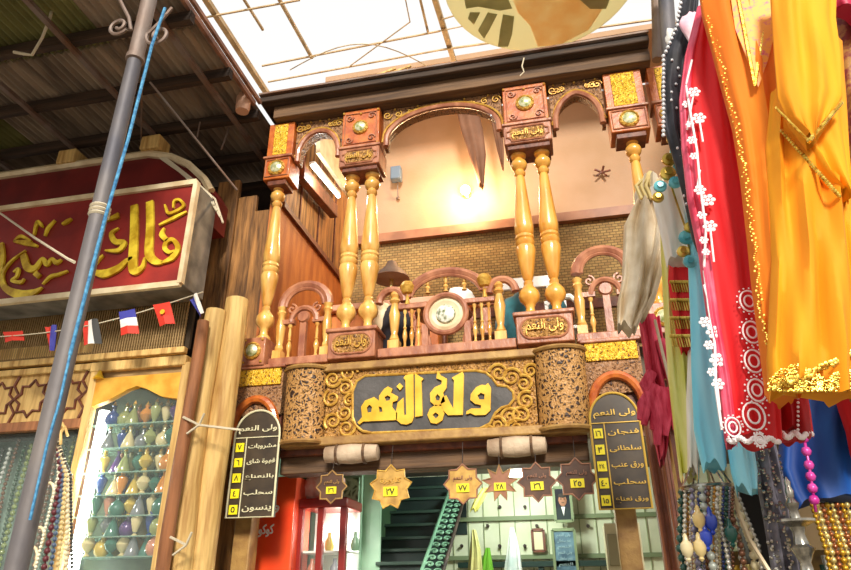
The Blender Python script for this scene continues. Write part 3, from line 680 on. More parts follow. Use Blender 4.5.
# furniture and goods on the balcony
def part_chair(loc, lab_, m, rot=0):
    t = thing('cafe_chair', lab_, 'chair', loc)
    x, y, z = loc; Mx = M(m)
    MB().box(x-.2, x+.2, y-.2, y+.2, z+.42, z+.46).build('seat', Mx, t, bevel=.01)
    for a in (-1, 1):
        for b in (-1, 1): MB().bar((x+a*.17, y+b*.17, z), (x+a*.17, y+b*.17, z+.42), .035).build('leg', Mx, t)
        MB().bar((x+a*.17, y+.17, z+.46), (x+a*.19, y+.24, z+.95), .035).build('back_post', Mx, t)
    q = MB(); q.tube([(x-.19, y+.235, z+.9), (x-.1, y+.25, z+1.0), (x+.1, y+.25, z+1.0), (x+.19, y+.235, z+.9)], .035, 8); q.build('back_rail', Mx, t)
    MB().box(x-.05, x+.05, y+.2, y+.23, z+.46, z+.93).build('back_splat', Mx, t)
part_chair((-1.95, 7.3, 3.82), 'brown wooden chair behind the left column pair on the balcony', 'rosewood')
part_chair((.05, 7.2, 3.82), 'white plastic chair behind the right column pair on the balcony', 'white_paint')
t = thing('serving_counter', 'orange wooden counter at the back left of the balcony', 'counter', (-2.6, 8.4, 3.82))
MB().box(-3.2, -1.6, 8.2, 8.9, 3.82, 5.2).build('body', M('orange_board'), t, bevel=.02)
MB().box(-3.22, -1.5, 8.1, 8.95, 5.2, 5.3).build('worktop', mat('pink_top', '#c98f6c', .5, 0, '#dca888', 3), t, bevel=.02)
q = P(392, 250, 8.5); t = thing('brass_lamp', 'small brass lamp with wide shade standing on the orange counter', 'lamp', (q.x, 8.5, 5.3))
MB().lathe([(.14, 0), (.12, .04), (.03, .08), (.03, .5)], (q.x, 8.5, 5.3), 16).build('stand', M('brass'), t)
MB().lathe([(.27, .5), (.24, .56), (.1, .7), (.07, .78), (.02, .8)], (q.x, 8.5, 5.3), 20).build('shade', M('rusty_iron'), t)
def lump(name, c, r, m, sq, lab_, cat, seed):
    rd = random.Random(seed); bm = bmesh.new(); bmesh.ops.create_icosphere(bm, subdivisions=3, radius=r)
    from mathutils import noise
    for v in bm.verts:
        v.co *= 1+.35*noise.noise(v.co*3/r*.6+Vector((seed, 0, 0))); v.co = Vector((v.co.x*sq[0], v.co.y*sq[1], v.co.z*sq[2]))
    me = bpy.data.meshes.new(name); bm.to_mesh(me); bm.free(); me.shade_smooth(); me.materials.append(M(m)); o = bpy.data.objects.new(name, me); C.objects.link(o); o.location = c; tag(o, lab_, cat); return o
part_chair((-.85, 7.2, 3.82), 'brown wooden chair behind the medallion railing', 'rosewood')
t = thing('cafe_table', 'small round brown table behind the medallion railing', 'table', (-1.3, 6.95, 3.82))
MB().lathe([(.33, .7), (.34, .72), (.33, .75)], (-1.3, 7.0, 3.82), 20).build('table_top', M('rosewood'), t)
q = MB(); q.lathe([(.16, 0), (.14, .03), (.03, .06), (.03, .7)], (-1.3, 7.0, 3.82), 12); q.build('pedestal_leg', M('rosewood_dark'), t)
lump('paper_bag', (-1.12, 7.0, 4.7), .16, 'white_paint', (1.2, .8, .9), 'crumpled white bag on the table behind the medallion railing', 'bag', 3)
lump('orange_box', (-.98, 6.98, 4.62), .09, 'orange_wood', (1, 1, .9), 'small orange bundle beside the white bag on the balcony table', 'bundle', 5)
dkc = mat('dark_cloth', '#1d1c22', .85, 0, '#2f2e38', 6); teal = mat('teal_cloth', '#2f7c86', .8, 0, '#1e4d58', 5, sheen=.2)
lump('jacket', (-1.85, 6.95, 4.35), .22, 'dark_cloth', (.9, .6, 1.6), 'dark jacket hanging behind the left newel of the medallion railing', 'clothing', 9)
lump('teal_shawl', (-.5, 7.1, 4.35), .24, 'teal_cloth', (.8, .6, 1.6), 'teal shawl draped behind the right newel of the medallion railing', 'clothing', 11)
lump('teal_scarf', (.0, 6.85, 4.4), .14, 'teal_cloth', (.7, .5, 1.5), 'small teal scarf showing between the right pair of columns', 'clothing', 12)
lump('cream_bundle', (-2.05, 7.0, 4.55), .15, 'cream_frame', (.8, .8, 1.6), 'cream bundle seen between the left pair of columns', 'bundle', 14)
q = MB().box(-.75, -.05, 7.6, 7.65, 5.05, 5.2); q.box(-.72, -.68, 7.6, 7.65, 3.82, 5.05); q.box(-.12, -.08, 7.6, 7.65, 3.82, 5.05); tag(q.build('white_notice_rail', M('white_paint'), bevel=.01), 'white board on two posts behind the right column pair', 'board')

# ---- ground floor room
struct(MB().box(-3.4, 2.6, 9.0, 9.15, 0, 3.05), 'wall_back_shop', mat('shop_wall', '#d3d8b4', .6, 0, '#e4e8cc', 3))
struct(MB().box(-3.4, -3.3, 6.6, 9.0, 0, 3.05), 'wall_left_shop', greenw)
pn = MB()
n = 10
for k in range(5):
    z = P(520, 518-42*k if k < 2 else 490, 9.0).z
for i, py in enumerate((518, 557)):
    z = P(530, py, 8.98).z; struct(MB().box(-2.0, 2.5, 8.93, 9.0, z-.025, z+.025), 'trim_%d' % (10+i), mat('sage_trim', '#7d8c66', .6))
for i in range(22):
    x = -2.0+i*.2; struct(MB().box(x-.006, x+.006, 8.985, 9.0, 0, 3.05), 'trim_%d' % (20+i), mat('groove_shade', '#98a27a', .8))
z = P(530, 562, 8.9).z
t = thing('wall_shelf', 'dark horizontal shelf along the pale wall below the portraits', 'shelf', (-.6, 8.85, z))
MB().box(-1.5, .5, 8.7, 8.93, z-.06, z).build('board', mat('shelf_green', '#14322a', .5), t)
for x in (-1.2, -.5, .3): MB().box(x-.03, x+.03, 8.72, 8.93, z-.6, z-.06).build('bracket', M('shelf_green'), t)
# hooks studded on the wall
for i, (px, py) in enumerate(((500, 507), (525, 507), (488, 526), (537, 526), (588, 526), (500, 546), (525, 546), (462, 546))):
    p = P(px, py, 8.97); q = MB().lathe([(.018, 0), (.022, .02), (.008, .03), (.02, .06)], (p.x, 8.98, p.z), 8, ax='y'); tag(q.build('wall_hook', M('dark_iron')), 'small dark hook on the pale shop wall', 'hook', 'hooks on the pale shop wall')
def frame(px0, py0, px1, py1, y, fm, im, lab_, cat, fw=.02):
    a, b = P(px0, py0, y), P(px1, py1, y); x0, x1, z0, z1 = min(a.x, b.x), max(a.x, b.x), min(a.z, b.z), max(a.z, b.z)
    t = thing('picture_frame', lab_, cat, ((x0+x1)/2, y, z0))
    MB().box(x0, x1, y, y+.02, z0, z1).build('picture', M(im), t)
    q = MB()
    q.bar((x0, y-.005, z0), (x1, y-.005, z0), fw*1.6, fw*1.6); q.bar((x0, y-.005, z1), (x1, y-.005, z1), fw*1.6, fw*1.6); q.bar((x0, y-.005, z0), (x0, y-.005, z1), fw*1.6, fw*1.6); q.bar((x1, y-.005, z0), (x1, y-.005, z1), fw*1.6, fw*1.6)
    q.builds('frame_side', M(fm), t)
    return t, x0, x1, z0, z1, y
t, x0, x1, z0, z1, y = frame(553, 488, 573, 521, 8.7, 'sage_trim', 'dark_cloth', 'framed portrait photograph of a man in a dark suit', 'picture')
xc = (x0+x1)/2; h = z1-z0; skin = mat('portrait_skin', '#a8765a', .7)
q = MB().ball((xc, y-.004, z0+h*.62), h*.16, 12, (.8, .12, 1.15)); hd = q.build('portrait_face', skin, t)
q = MB().ball((xc, y-.012, z0+h*.76), h*.14, 12, (.95, .14, .5)); q.build('hair', mat('portrait_grey_hair', '#3b352f', .8), hd)
q = MB()
for s_ in (-1, 1): q.ball((xc+s_*h*.05, y-.025, z0+h*.65), h*.018, 6, (1.4, .3, 1))
q.box(xc-h*.04, xc+h*.04, y-.028, y-.02, z0+h*.54, z0+h*.555); q.builds('facial_feature', M('dark_ink'), hd)
q = MB().prism([(xc-h*.28, z0+.01), (xc+h*.28, z0+.01), (xc+h*.26, z0+h*.3), (xc+h*.1, z0+h*.42), (xc-h*.1, z0+h*.42), (xc-h*.26, z0+h*.3)], y-.012, y-.002); q.build('suit', mat('suit_green', '#1c2a2a', .7), t, smooth=False)
MB().prism([(xc, z0+h*.15), (xc+h*.06, z0+h*.42), (xc-h*.06, z0+h*.42)], y-.018, y-.012).build('shirt', M('white_paint'), t, smooth=False)
t, x0, x1, z0, z1, y = frame(552, 530, 578, 572, 8.7, 'sage_trim', 'blue_picture', 'framed blue calligraphy panel below the portrait', 'picture') if mat('blue_picture', '#38566b', .5, 0, '#6f93a3', 8) else None
q = MB()
for i in range(6):
    zz_ = (z1-z0-.08)/6; write(q, ar(['ولى النعم', 'نعم سلطان', 'النعم'][i % 3]), x0+.05, x1-.05, z1-.04-(i+1)*zz_+.015, z1-.04-i*zz_, y-.004, .006, .0)
q.build('lettering', mat('pale_blue_letters', '#a9c6cc', .6), t)
frame(532, 530, 545, 551, 8.9, 'rosewood_dark', 'pale_lettering', 'small dark framed certificate on the pale wall', 'picture')
# hanging cloths under
def drape(name, pts, y, m, lab_, cat, th=.05):
    """small hanging cloth, (left,right,y) rows"""
    return garment(name, pts, y, m, lab_, cat, depth=th, amp=.25, folds=5)
# tube lights on the shop ceiling
for i, (a, b) in enumerate(((P(500, 466, 7.9), P(545, 462, 7.9)), (P(508, 476, 8.5), P(528, 474, 8.5)))):
    t = thing('strip_light', ('long white strip light high on the shop ceiling behind the star signs', 'short white strip light low on the shop ceiling behind the spiky star sign')[i], 'light', (a+b)/2)
    MB().bar(a+Vector((0, 0, .05)), b+Vector((0, 0, .05)), .08, .05).build('housing', M('white_paint'), t); MB().tube([a, b], .03, 8).build('tube', M('tube_light_dim'), t)
# left jamb
ja, jb = P(342, 500, 7.5).x, P(360, 500, 7.5).x
t = thing('door_panel', 'mint green panelled door jamb with a carved strip beside the stairs', 'panel', (ja, 7.5, 0))
MB().box(ja-.02, jb+.02, 7.5, 7.56, 0, 3.04).build('stile', M('mint_paint'), t, bevel=.008)
zz = P(350, 547, 7.48).z; zz2 = P(350, 478, 7.48).z
MB().box(ja+.03, jb-.01, 7.47, 7.5, zz, zz2).build('carved_strip', M('mint_carved'), t)
for k, px in enumerate((367, 377)):
    x = P(px, 500, 7.6).x; MB().box(x-.07, x+.06, 7.56, 7.6, 0, 3.04).build('plank', M('mint_paint'), t, bevel=.01)
# stairs climbing away from us
t = thing('staircase', 'dark green staircase climbing between mint panels', 'stairs', (-2, 7.4, 0))
Xl0 = P(376, 560, 7.6)
steps = [(378, 422, 562, 7.55), (383, 425, 549, 7.75), (388, 428, 537, 7.95), (393, 431, 524, 8.15), (398, 434, 511, 8.35), (404, 437, 498, 8.55), (408, 440, 487, 8.75)]
for i, (pl, pr, py, yy) in enumerate(steps):
    a, b = P(pl, py, yy), P(pr, py, yy); zt = a.z
    s_ = MB().box(a.x-(.1 if i else .02), b.x+.12, yy+.02, min(8.97, yy+.3), zt-.3, zt-.02).build('riser', M('stair_dark'), t)
    MB().box(a.x-(.1 if i else .02), b.x+.12, yy-.03, min(8.97, yy+.3), zt-.035, zt).build('tread', M('stair_nosing'), t, bevel=.006)
struct(MB().box(P(372, 540, 7.6).x-.75, P(372, 540, 7.6).x-.45, 7.65, 8.98, 0, 3.04), 'wall_stair_left', greenw)
struct(MB().box(P(372, 540, 7.6).x-.45, P(398, 500, 8.9).x, 8.9, 8.98, 0, 3.04), 'wall_stair_panel', greenw)
struct(MB().box(-2.35, -1.42, 8.98, 9.0, 2.3, 3.04), 'wall_stair_back', M('stair_dark'))
# ornate railing
t = thing('stair_railing', 'ornate pale green openwork railing beside the dark stairs', 'railing', P(435, 560, 7.3))
A, B = P(420, 575, 7.25), P(449, 492, 8.7); A2, B2 = P(442, 575, 7.25), P(465, 495, 8.7)
MB().tube([A, B], .02, 8).build('handrail', mat('rail_green', '#6f9c80', .5), t); MB().tube([A2, B2], .022, 8).build('bottom_bar', M('dark_iron'), t)
q = MB()
for i in range(14):
    u = (i+.5)/14; c = (A.lerp(B, u)+A2.lerp(B2, u))/2; w_ = (A2-A).length*.22*(1-.2*u)
    e1 = (A2-A).normalized(); e2 = (B-A).normalized()
    for s_ in (-1, 1):
        q.tube([c+(e1*s_*math.cos(k*.55)+e2*math.sin(k*.55))*w_*(1-k/14)+e1*s_*w_ for k in range(12)], .013, 5)
q.builds('scroll', mat('rail_green', '#6f9c80', .5), t)
MB().add([A+Vector((.02, .03, 0)), B+Vector((.02, .03, 0)), B2+Vector((-.02, .03, 0)), A2+Vector((-.02, .03, 0)), A+Vector((.02, .04, 0)), B+Vector((.02, .04, 0)), B2+Vector((-.02, .04, 0)), A2+Vector((-.02, .04, 0))], [(0, 1, 2, 3), (7, 6, 5, 4), (0, 4, 5, 1), (1, 5, 6, 2), (2, 6, 7, 3), (3, 7, 4, 0)]).build('backing_sheet', M('stair_dark'), t)

# ---- red cabinets
ca = P(250, 478, 6.75); cb2 = P(298, 500, 6.75)
t = thing('red_cabinet', 'bright red cabinet front with white writing by the left menu board', 'cabinet', (ca.x, 6.75, 0))
MB().box(-3.25, cb2.x-.03, 6.75, 7.2, 0, ca.z).build('body', M('cabinet_red'), t, bevel=.01)
q = MB(); write(q, ar('كوكو'), P(258, 535, 6.74).x, P(273, 535, 6.74).x, P(265, 537, 6.74).z, P(265, 524, 6.74).z, 6.745, .01, .02); write(q, '9', P(274, 508, 6.74).x, P(279, 508, 6.74).x, P(276, 513, 6.74).z, P(276, 505, 6.74).z, 6.745, .01, .02); q.build('white_writing', M('white_paint'), t)
a, b = P(300, 502, 6.9), P(346, 508, 6.9)
t = thing('display_cabinet', 'red framed glass display cabinet with white lit shelves', 'cabinet', (a.x, 6.9, 0))
zt = a.z-.03
MB().box(a.x, b.x+.02, 6.86, 7.4, zt-.04, zt+.06).build('cornice', M('cabinet_frame_red'), t, bevel=.015)
MB().box(a.x, b.x, 7.38, 7.4, 0, zt-.04).build('back_panel', mat('cab_back', '#dfe6dc', .6), t)
xm = P(320, 540, 6.9).x
for x in (a.x+.02, xm, b.x-.02): MB().box(x-.035, x+.035, 6.88, 6.94, 0, zt-.04).build('stile', M('cabinet_frame_red'), t, bevel=.006)
MB().box(a.x+.05, xm-.03, 6.91, 6.92, .6, zt-.05).build('glass_pane', M('clear_glass'), t)
MB().box(xm+.03, b.x-.05, 6.91, 6.92, .6, zt-.05).build('glass_pane', M('clear_glass'), t)
for z in (1.5, 1.75, 2.0): MB().box(a.x, b.x, 6.95, 7.38, z, z+.02).build('shelf', M('white_paint'), t)
MB().tube([(xm+.2, 7.3, 1.4), (xm+.2, 7.3, zt-.1)], .03, 8).build('strip_lamp', M('tube_light_dim'), t)
for i, (x, z, cc) in enumerate(((a.x+.12, 1.77, '#b06a50'), (a.x+.2, 1.52, '#5c8390'), (a.x+.3, 2.02, '#b8a24a'), (xm+.12, 1.77, '#8d8f96'), (xm+.33, 2.02, '#6d8f74'))):
    q = MB().lathe([(.04, 0), (.05, .04), (.045, .1), (.02, .14), (.02, .18)], (x, 7.05, z), 12); tag(q.build('jar', mat('jar_col_%d' % i, cc, .3)), ['brick red', 'blue', 'ochre', 'grey', 'sage green'][i]+' jar on a shelf of the display cabinet', 'jar')
lump('plastic_bag', (P(322, 489, 7.1).x, 7.1, P(322, 489, 7.1).z+.02), .2, 'pink_plastic', (1.25, .8, .75), 'pink and white plastic bundle lying on top of the display cabinet', 'bag', 21) if mat('pink_plastic', '#e0705c', .4, 0, '#f4d2c8', 4, lo=.45, hi=.6) else 0

# ================================================================== LEFT SHOP
YS = 5.4
# red sign box
t = thing('shop_sign', 'large red shop sign box with golden Arabic calligraphy on the left shop', 'sign', (-5.2, YS, 4.42))
sx1 = -3.68; sz0, sz1 = 4.45, 5.66; sx0 = -7.6
MB().box(sx0, sx1, YS+.02, YS+.42, sz0, sz1).build('box', M('sign_box_side'), t, bevel=.01)
MB().box(sx0, sx1-.03, YS-.01, YS+.02, sz0+.03, sz1-.03).build('face', M('sign_red'), t)
q = MB(); q.bar((sx0, YS-.02, sz0), (sx1, YS-.02, sz0), .05, .06); q.bar((sx0, YS-.02, sz1), (sx1, YS-.02, sz1), .05, .06); q.bar((sx1, YS-.02, sz0), (sx1, YS-.02, sz1), .05, .06, up=(0, 1, 0)); q.builds('edge_strip', M('cream_frame'), t)
K = 851/200.
def brush(mb, pts, ws, y=YS-.03):
    """broad-pen stroke through picture-zoom points with widths"""
    P3 = [P(px/K, 180+py/K, y) for px, py in pts]
    out = []; n = len(P3)
    # catmull-rom
    W = []
    for i in range(n-1):
        p0, p1, p2, p3 = P3[max(i-1, 0)], P3[i], P3[i+1], P3[min(i+2, n-1)]
        for k in range(6):
            u = k/6; out.append(.5*((2*p1)+(p2-p0)*u+(2*p0-5*p1+4*p2-p3)*u*u+(3*p1-p0-3*p2+p3)*u**3)); W.append(ws[i]*(1-u)+ws[i+1]*u)
    out.append(P3[-1]); W.append(ws[-1]); vs = []
    for i, p in enumerate(out):
        d = (out[min(i+1, len(out)-1)]-out[max(i-1, 0)]).normalized(); nn = Vector((-d.z, 0, d.x))*W[i]*.0034
        for s_, yy in ((-1, -.012), (1, -.012), (1, .015), (-1, .015)): q_ = p+nn*s_; vs.append((q_.x, y+yy, q_.z))
    fs = [(0, 3, 2, 1)]
    for i in range(len(out)-1):
        for j in range(4): fs.append((i*4+j, i*4+(j+1) % 4, (i+1)*4+(j+1) % 4, (i+1)*4+j))
    e = (len(out)-1)*4; fs.append((e, e+1, e+2, e+3)); mb.add(vs, fs)
q = MB()
brush(q, [(690, 352), (735, 330), (758, 290), (738, 255), (712, 262), (702, 290), (722, 308), (745, 300)], [3, 10, 8, 6, 8, 7, 6, 2])
brush(q, [(712, 258), (690, 232), (700, 205)], [7, 9, 2])
brush(q, [(638, 92), (640, 200), (635, 310), (660, 345), (692, 352)], [12, 13, 14, 12, 5])
brush(q, [(572, 108), (572, 230), (566, 360), (578, 388), (606, 372), (618, 330)], [12, 14, 15, 13, 8, 3])
brush(q, [(566, 330), (540, 345), (500, 378), (440, 400), (385, 385)], [3, 8, 12, 14, 3])
brush(q, [(385, 390), (410, 350), (440, 320)], [3, 7, 3])
brush(q, [(505, 150), (470, 165), (438, 178)], [10, 6, 2])
brush(q, [(505, 205), (475, 228), (490, 262), (528, 268), (505, 300), (448, 300)], [2, 7, 9, 9, 8, 2])
brush(q, [(795, 135), (740, 162), (678, 192)], [3, 6, 3])
brush(q, [(702, 105), (716, 140), (745, 135), (782, 110), (765, 85), (742, 90), (738, 120)], [2, 5, 5, 5, 4, 4, 2])
brush(q, [(262, 340), (240, 352), (222, 335), (200, 360), (182, 335), (150, 375), (118, 372), (100, 318)], [3, 8, 4, 8, 5, 11, 12, 10])
brush(q, [(288, 388), (250, 402), (215, 412), (182, 444)], [3, 5, 6, 2])
brush(q, [(110, 300), (50, 345), (12, 400), (20, 455), (75, 485), (135, 482), (180, 458)], [2, 4, 6, 9, 14, 12, 2])
brush(q, [(60, 262), (110, 268), (160, 282)], [3, 9, 4]); brush(q, [(60, 262), (90, 240), (135, 262)], [3, 6, 3])
brush(q, [(58, 392), (78, 380), (72, 410), (52, 428), (88, 436), (104, 420)], [2, 6, 5, 5, 6, 2])
brush(q, [(150, 395), (168, 412)], [8, 8]); brush(q, [(5, 270), (8, 330), (2, 400)], [8, 12, 6])
brush(q, [(145, 235), (160, 180), (182, 200)], [3, 7, 3]); brush(q, [(192, 238), (205, 205), (235, 172)], [3, 6, 3]); brush(q, [(265, 188), (285, 178), (305, 165)], [3, 8, 3])
brush(q, [(-20, 300), (-60, 350), (-120, 330), (-160, 380)], [4, 12, 8, 3]); brush(q, [(-90, 120), (-90, 300)], [10, 13])
lab(q.build('calligraphy', mat('sign_gold', '#b8900e', .4, .1, '#f0d23a', 7, lo=.4, hi=.6), t, smooth=False), 'golden Arabic calligraphy')
# parapet above with rounded end
YP = 6.0
a = P(0, 184, YP); c = P(150, 158, YP); d = P(212, 192, YP)
t = thing('shop_parapet', 'dark red rounded parapet above the shop sign on the left', 'parapet', (-5, YP, 5.8))
lp_ = [(-8.5, 5.55), (d.x, 5.55), (d.x, d.z)]+[(P(px, py, YP).x, P(px, py, YP).z) for px, py in ((205, 180), (190, 166), (172, 158), (150, 155))]+[(-8.5, a.z+.12)]
MB().prism(lp_, YP, YP+.4).build('red_board', M('parapet_red'), t, smooth=False)
q = MB(); q.tube([(x, YP-.02, z) for x, z in lp_[2:]], .05, 6); q.build('top_rim', M('cream_frame'), t)
for px, py in ((71, 160), (154, 146)):
    p = P(px, py, YP); tag(MB().box(p.x-.13, p.x+.13, YP-.1, YP+.15, p.z-.1, p.z+.1).build('wooden_block', M('peeled_log'), bevel=.015), 'short pale timber block on the parapet, '+('the one left of the steel pole' if px < 100 else 'the one right of the steel pole'), 'block')
t = MB()
for k in range(4):
    t.tube([P(160+2*k, 158, YP-.1), P(180+5*k, 172+3*k, YP-.15), P(200+5*k, 190+3*k, YP-.25), P(214+3*k, 205+6*k, 5.7)], .012, 5)
tag(t.build('cable_bundle', M('pale_cord')), 'bundle of pale cables sagging over the rounded parapet end', 'cable')
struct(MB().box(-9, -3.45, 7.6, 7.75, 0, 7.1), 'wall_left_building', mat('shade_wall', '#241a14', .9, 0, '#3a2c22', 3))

# weathered boards between the shops
xs = [P(px, 300, 6.6).x for px in (203, 226, 246, 262)]
zs_ = 6.35
for i in range(3):
    nm = ['leftmost', 'middle', 'rightmost'][i]
    zt = P((206+20*i), 186+14*i, 6.6).z
    tag(MB().box(xs[i]+.004, xs[i+1]-.004, 6.56+.02*(i % 2), 6.64, 0, zt).build('wall_board', M('weathered_planks'), bevel=.008), 'tall weathered brown board beside the corner column, '+nm+' of three', 'board')
# logs and pole
def log(px0, py0, px1, py1, y, r, m, lab_, ztop, nm='log_post'):
    a = P(px1, py1, y); b = P(px0, py0, y); xc = (a.x+b.x)/2; q = MB(); pts = []; rs = []
    for k in range(15):
        u = k/14; pts.append((xc+.02*math.sin(u*7+px0), y+.02*math.cos(u*5), ztop*u)); rs.append(r*(1-.06*u+.03*math.sin(k*2.1)))
    q.tube(pts, rs, 16); return tag(q.build(nm, M(m)), lab_, 'post')
log(207, 340, 185, 570, 5.75, .115, 'peeled_log', 'pale peeled log post tied with wire, left one of the two', P(207, 312, 5.75).z)
log(228, 340, 206, 570, 5.9, .13, 'peeled_log', 'thicker pale peeled log post tied with wire, next to the first menu board', P(238, 300, 5.9).z)
log(190, 370, 172, 560, 5.55, .062, 'brown_pole', 'thin reddish brown pole beside the glass bottle case', P(196, 322, 5.55).z, 'corner_pole')
for i, (px, py) in enumerate(((199, 425), (186, 545))):
    q = MB(); a_ = P(px-16, py-8, 5.45); b_ = P(px, py, 5.5); c_ = P(px+42, py+5, 5.6)
    q.tube([a_, b_, c_] if i == 0 else [a_, b_], .012, 5); q.tube([b_+Vector((-.1, -.02, -.08)), b_, b_+Vector((.05, -.02, .1))], .011, 5)
    tag(q.build('binding_wire', M('pale_cord')), ('long', 'short')[i]+' pale wire tied round the posts, '+('upper' if i == 0 else 'lower')+' tie', 'wire')

# woven grille band
YG = 5.85
wv = mat('woven_grille', '#6e5638', .8, 0, '#2c2116', 1, bump=0)
g0, g1 = P(0, 318, YG), P(186, 318, YG); gz1 = P(90, 312, YG).z; gz0 = P(90, 355, YG).z
t = thing('woven_grille', 'brown woven lattice screen below the red sign', 'screen', (-5, YG, gz0))
MB().box(-7.6, g1.x+.05, YG+.05, YG+.09, gz0, gz1+.2).build('backing', mat('grille_back', '#3a2d1c', .9), t)
q = MB()
n = 100; X0 = -6.8; X1 = g1.x
for i in range(n): x = X0+(X1-X0)*i/(n-1); q.box(x-.006, x+.006, YG, YG+.02, gz0, gz1+.2)
for i in range(18): z = gz0+(gz1+.2-gz0)*i/17; q.box(X0, X1, YG+.018, YG+.035, z-.006, z+.006)
o = q.build('lattice', mat('lattice_wood', '#8f7448', .7, 0, '#a98b5c', 8), t, smooth=False); o['kind'] = 'stuff'
MB().box(-7.6, X1+.05, YG-.03, YG+.05, gz0-.07, gz0).build('bottom_rail', M('peeled_log'), t, bevel=.01)
# carved star-pattern panel left
px1 = P(88, 400, YG).x; cz1, cz0 = P(40, 374, YG).z, P(40, 421, YG).z
t = thing('carved_screen', 'carved wooden panel of interlaced stars left of the glass case', 'panel', (-5.5, YG, cz0))
MB().box(-7.6, px1, YG+.03, YG+.08, cz0, cz1).build('ground', M('peeled_log'), t)
q = MB(); step = .42; cx = px1-.3
zc = (cz0+cz1)/2
for k in range(6):
    X = cx-step*k; pts = []
    for j in range(16):
        a_ = 2*PI*j/16; r_ = .2 if j % 2 == 0 else .145; pts.append((X+r_*math.cos(a_), YG+.02, zc+r_*math.sin(a_)))
    q.tube(pts, .016, 5, closed=True)
    q.tube([(X+step/2, YG+.02, cz1), (X+step/2-.04, YG+.02, zc+.15), (X+step/2+.04, YG+.02, zc+.05), (X+step/2-.04, YG+.02, zc-.05), (X+step/2+.04, YG+.02, zc-.15), (X+step/2, YG+.02, cz0)], .016, 5)
q.builds('interlaced_strip', M('rosewood_dark'), t)
MB().box(-7.6, px1+.02, YG-.02, YG+.06, cz1, cz1+.07).build('top_rail', M('peeled_log'), t, bevel=.01)
MB().box(-7.6, px1+.02, YG-.02, YG+.06, cz0-.1, cz0).build('bottom_rail', M('brown_pole'), t, bevel=.01)
MB().box(-7.6, px1-.1, YG+.0, YG+.05, cz1+.2, cz1+.33).build('upper_slat', M('peeled_log'), t, bevel=.01)
tag(MB().box(-7.6, px1+.1, YG+.1, YG+.14, cz0-.1, gz0).build('backing_board', M('beam_wood')), 'dark backing board behind the star panel', 'board')

# ---- glass bottle case
YC = 5.6
def cx_(px, py=480): return P(px, py, YC).x
L0, R0 = P(95, 400, YC).x-.05, P(182, 400, YC).x
zT = P(130, 372, YC).z; zA = P(130, 388, YC).z; zS = P(130, 401, YC).z
t = thing('display_case', 'glass display case with arched golden top full of little bottles', 'cabinet', (L0, YC, 0))
MB().box(L0-.05, R0, YC-.04, YC+.4, zT+.02, zT+.12).build('cornice', M('peeled_log'), t, bevel=.01)
MB().box(L0, R0, YC+.02, YC+.06, zT-.1, zT+.03).build('mesh_transom', M('lattice_wood'), t)
mb = MB(); xcn = (L0+R0)/2; aa = [(L0+.03, zS-.04), (L0+.22, zS+.02), (xcn-.1, zA-.02), (xcn, zA+.01), (xcn+.1, zA-.02), (R0-.22, zS+.02), (R0-.02, zS-.02)]
for i in range(6):
    (ax, az), (bx, bz_) = aa[i], aa[i+1]; mb.prism([(ax, az), (bx, bz_), (bx, zT-.05), (ax, zT-.05)], YC-.02, YC+.05)
mb.build('arched_top', mat('case_gold', '#d08e22', .4, .1, '#ecb748', 5), t, smooth=False)
for s_, x in ((0, L0), (1, R0)):
    MB().box(x-.04, x+.04, YC-.03, YC+.06, 0, zT+.05).build('side_post', M('peeled_log'), t, bevel=.01)
MB().box(L0, R0, YC+.38, YC+.42, 0, zT).build('back_panel', mat('case_back', '#3c4a3e', .5, 0, '#66765f', 3), t)
MB().box(L0+.04, R0-.04, YC, YC+.008, .8, zA-.02).build('glass_front', M('clear_glass'), t)
lab(MB().tube([(L0+.09, YC+.12, .9), (L0+.09, YC+.12, zS-.05)], .05, 10).build('light_tube', mat('case_tube', '#f6fff6', .5, emit=9), t), 'glowing white tube at the left side')
rows = [P(130, py, YC+.2).z for py in (427, 450, 474, 496, 517, 537, 557, 580)]
for z in rows: MB().box(L0+.04, R0-.04, YC+.05, YC+.37, z-.012, z).build('shelf', mat('glass_shelf', '#8fb3a2', .2, alpha=.5), t)
cols = [('pale green', '#868f5a'), ('cobalt blue', '#24407e'), ('amber', '#bd7d34'), ('sea green', '#39685a'), ('cream', '#c4b88a'), ('purple', '#4a2d66'), ('smoky grey', '#6d7274'), ('yellow', '#b8a04a'), ('dusty pink', '#b8806a')]
kinds = ['round', 'conical', 'slender', 'pot-bellied']
ordn = ['top', 'second', 'third', 'fourth', 'fifth', 'sixth', 'seventh']; posn = ['leftmost', 'second', 'third', 'fourth', 'fifth', 'sixth', 'rightmost']
def bottle(x, y, z, kind, m, lab_, h=.19):
    h = h; t = thing('perfume_bottle', lab_, 'bottle', (x, y, z), 'little glass bottles in the case')
    pr = {'round': [(.02, 0), (.03, .01), (.012, .03), (.04, .06), (.055, .1), (.04, .14), (.014, .165), (.02, .19)],
          'conical': [(.055, 0), (.057, .01), (.045, .06), (.026, .12), (.012, .15), (.012, .18), (.02, .19)],
          'slender': [(.03, 0), (.012, .02), (.028, .06), (.045, .13), (.04, .15), (.014, .17), (.02, .19)],
          'pot-bellied': [(.035, 0), (.058, .03), (.062, .07), (.05, .11), (.02, .14), (.015, .18), (.024, .19)]}[kind]
    MB().lathe([(r_*1.22, z_*h/.19) for r_, z_ in pr], (x, y, z), 12).build('body', M(m), t)
    MB().lathe([(.01, 0), (.018, .012), (.012, .024), (.006, .036), (.002, .045)], (x, y, z+h), 8).build('stopper', M('gold_relief'), t)
    b_ = MB().lathe([(.0, 0), (.0, 0)], (x, y, z), 3) if 0 else None
for i, z in enumerate(rows[1:8]):
    pass
rd = random.Random(4)
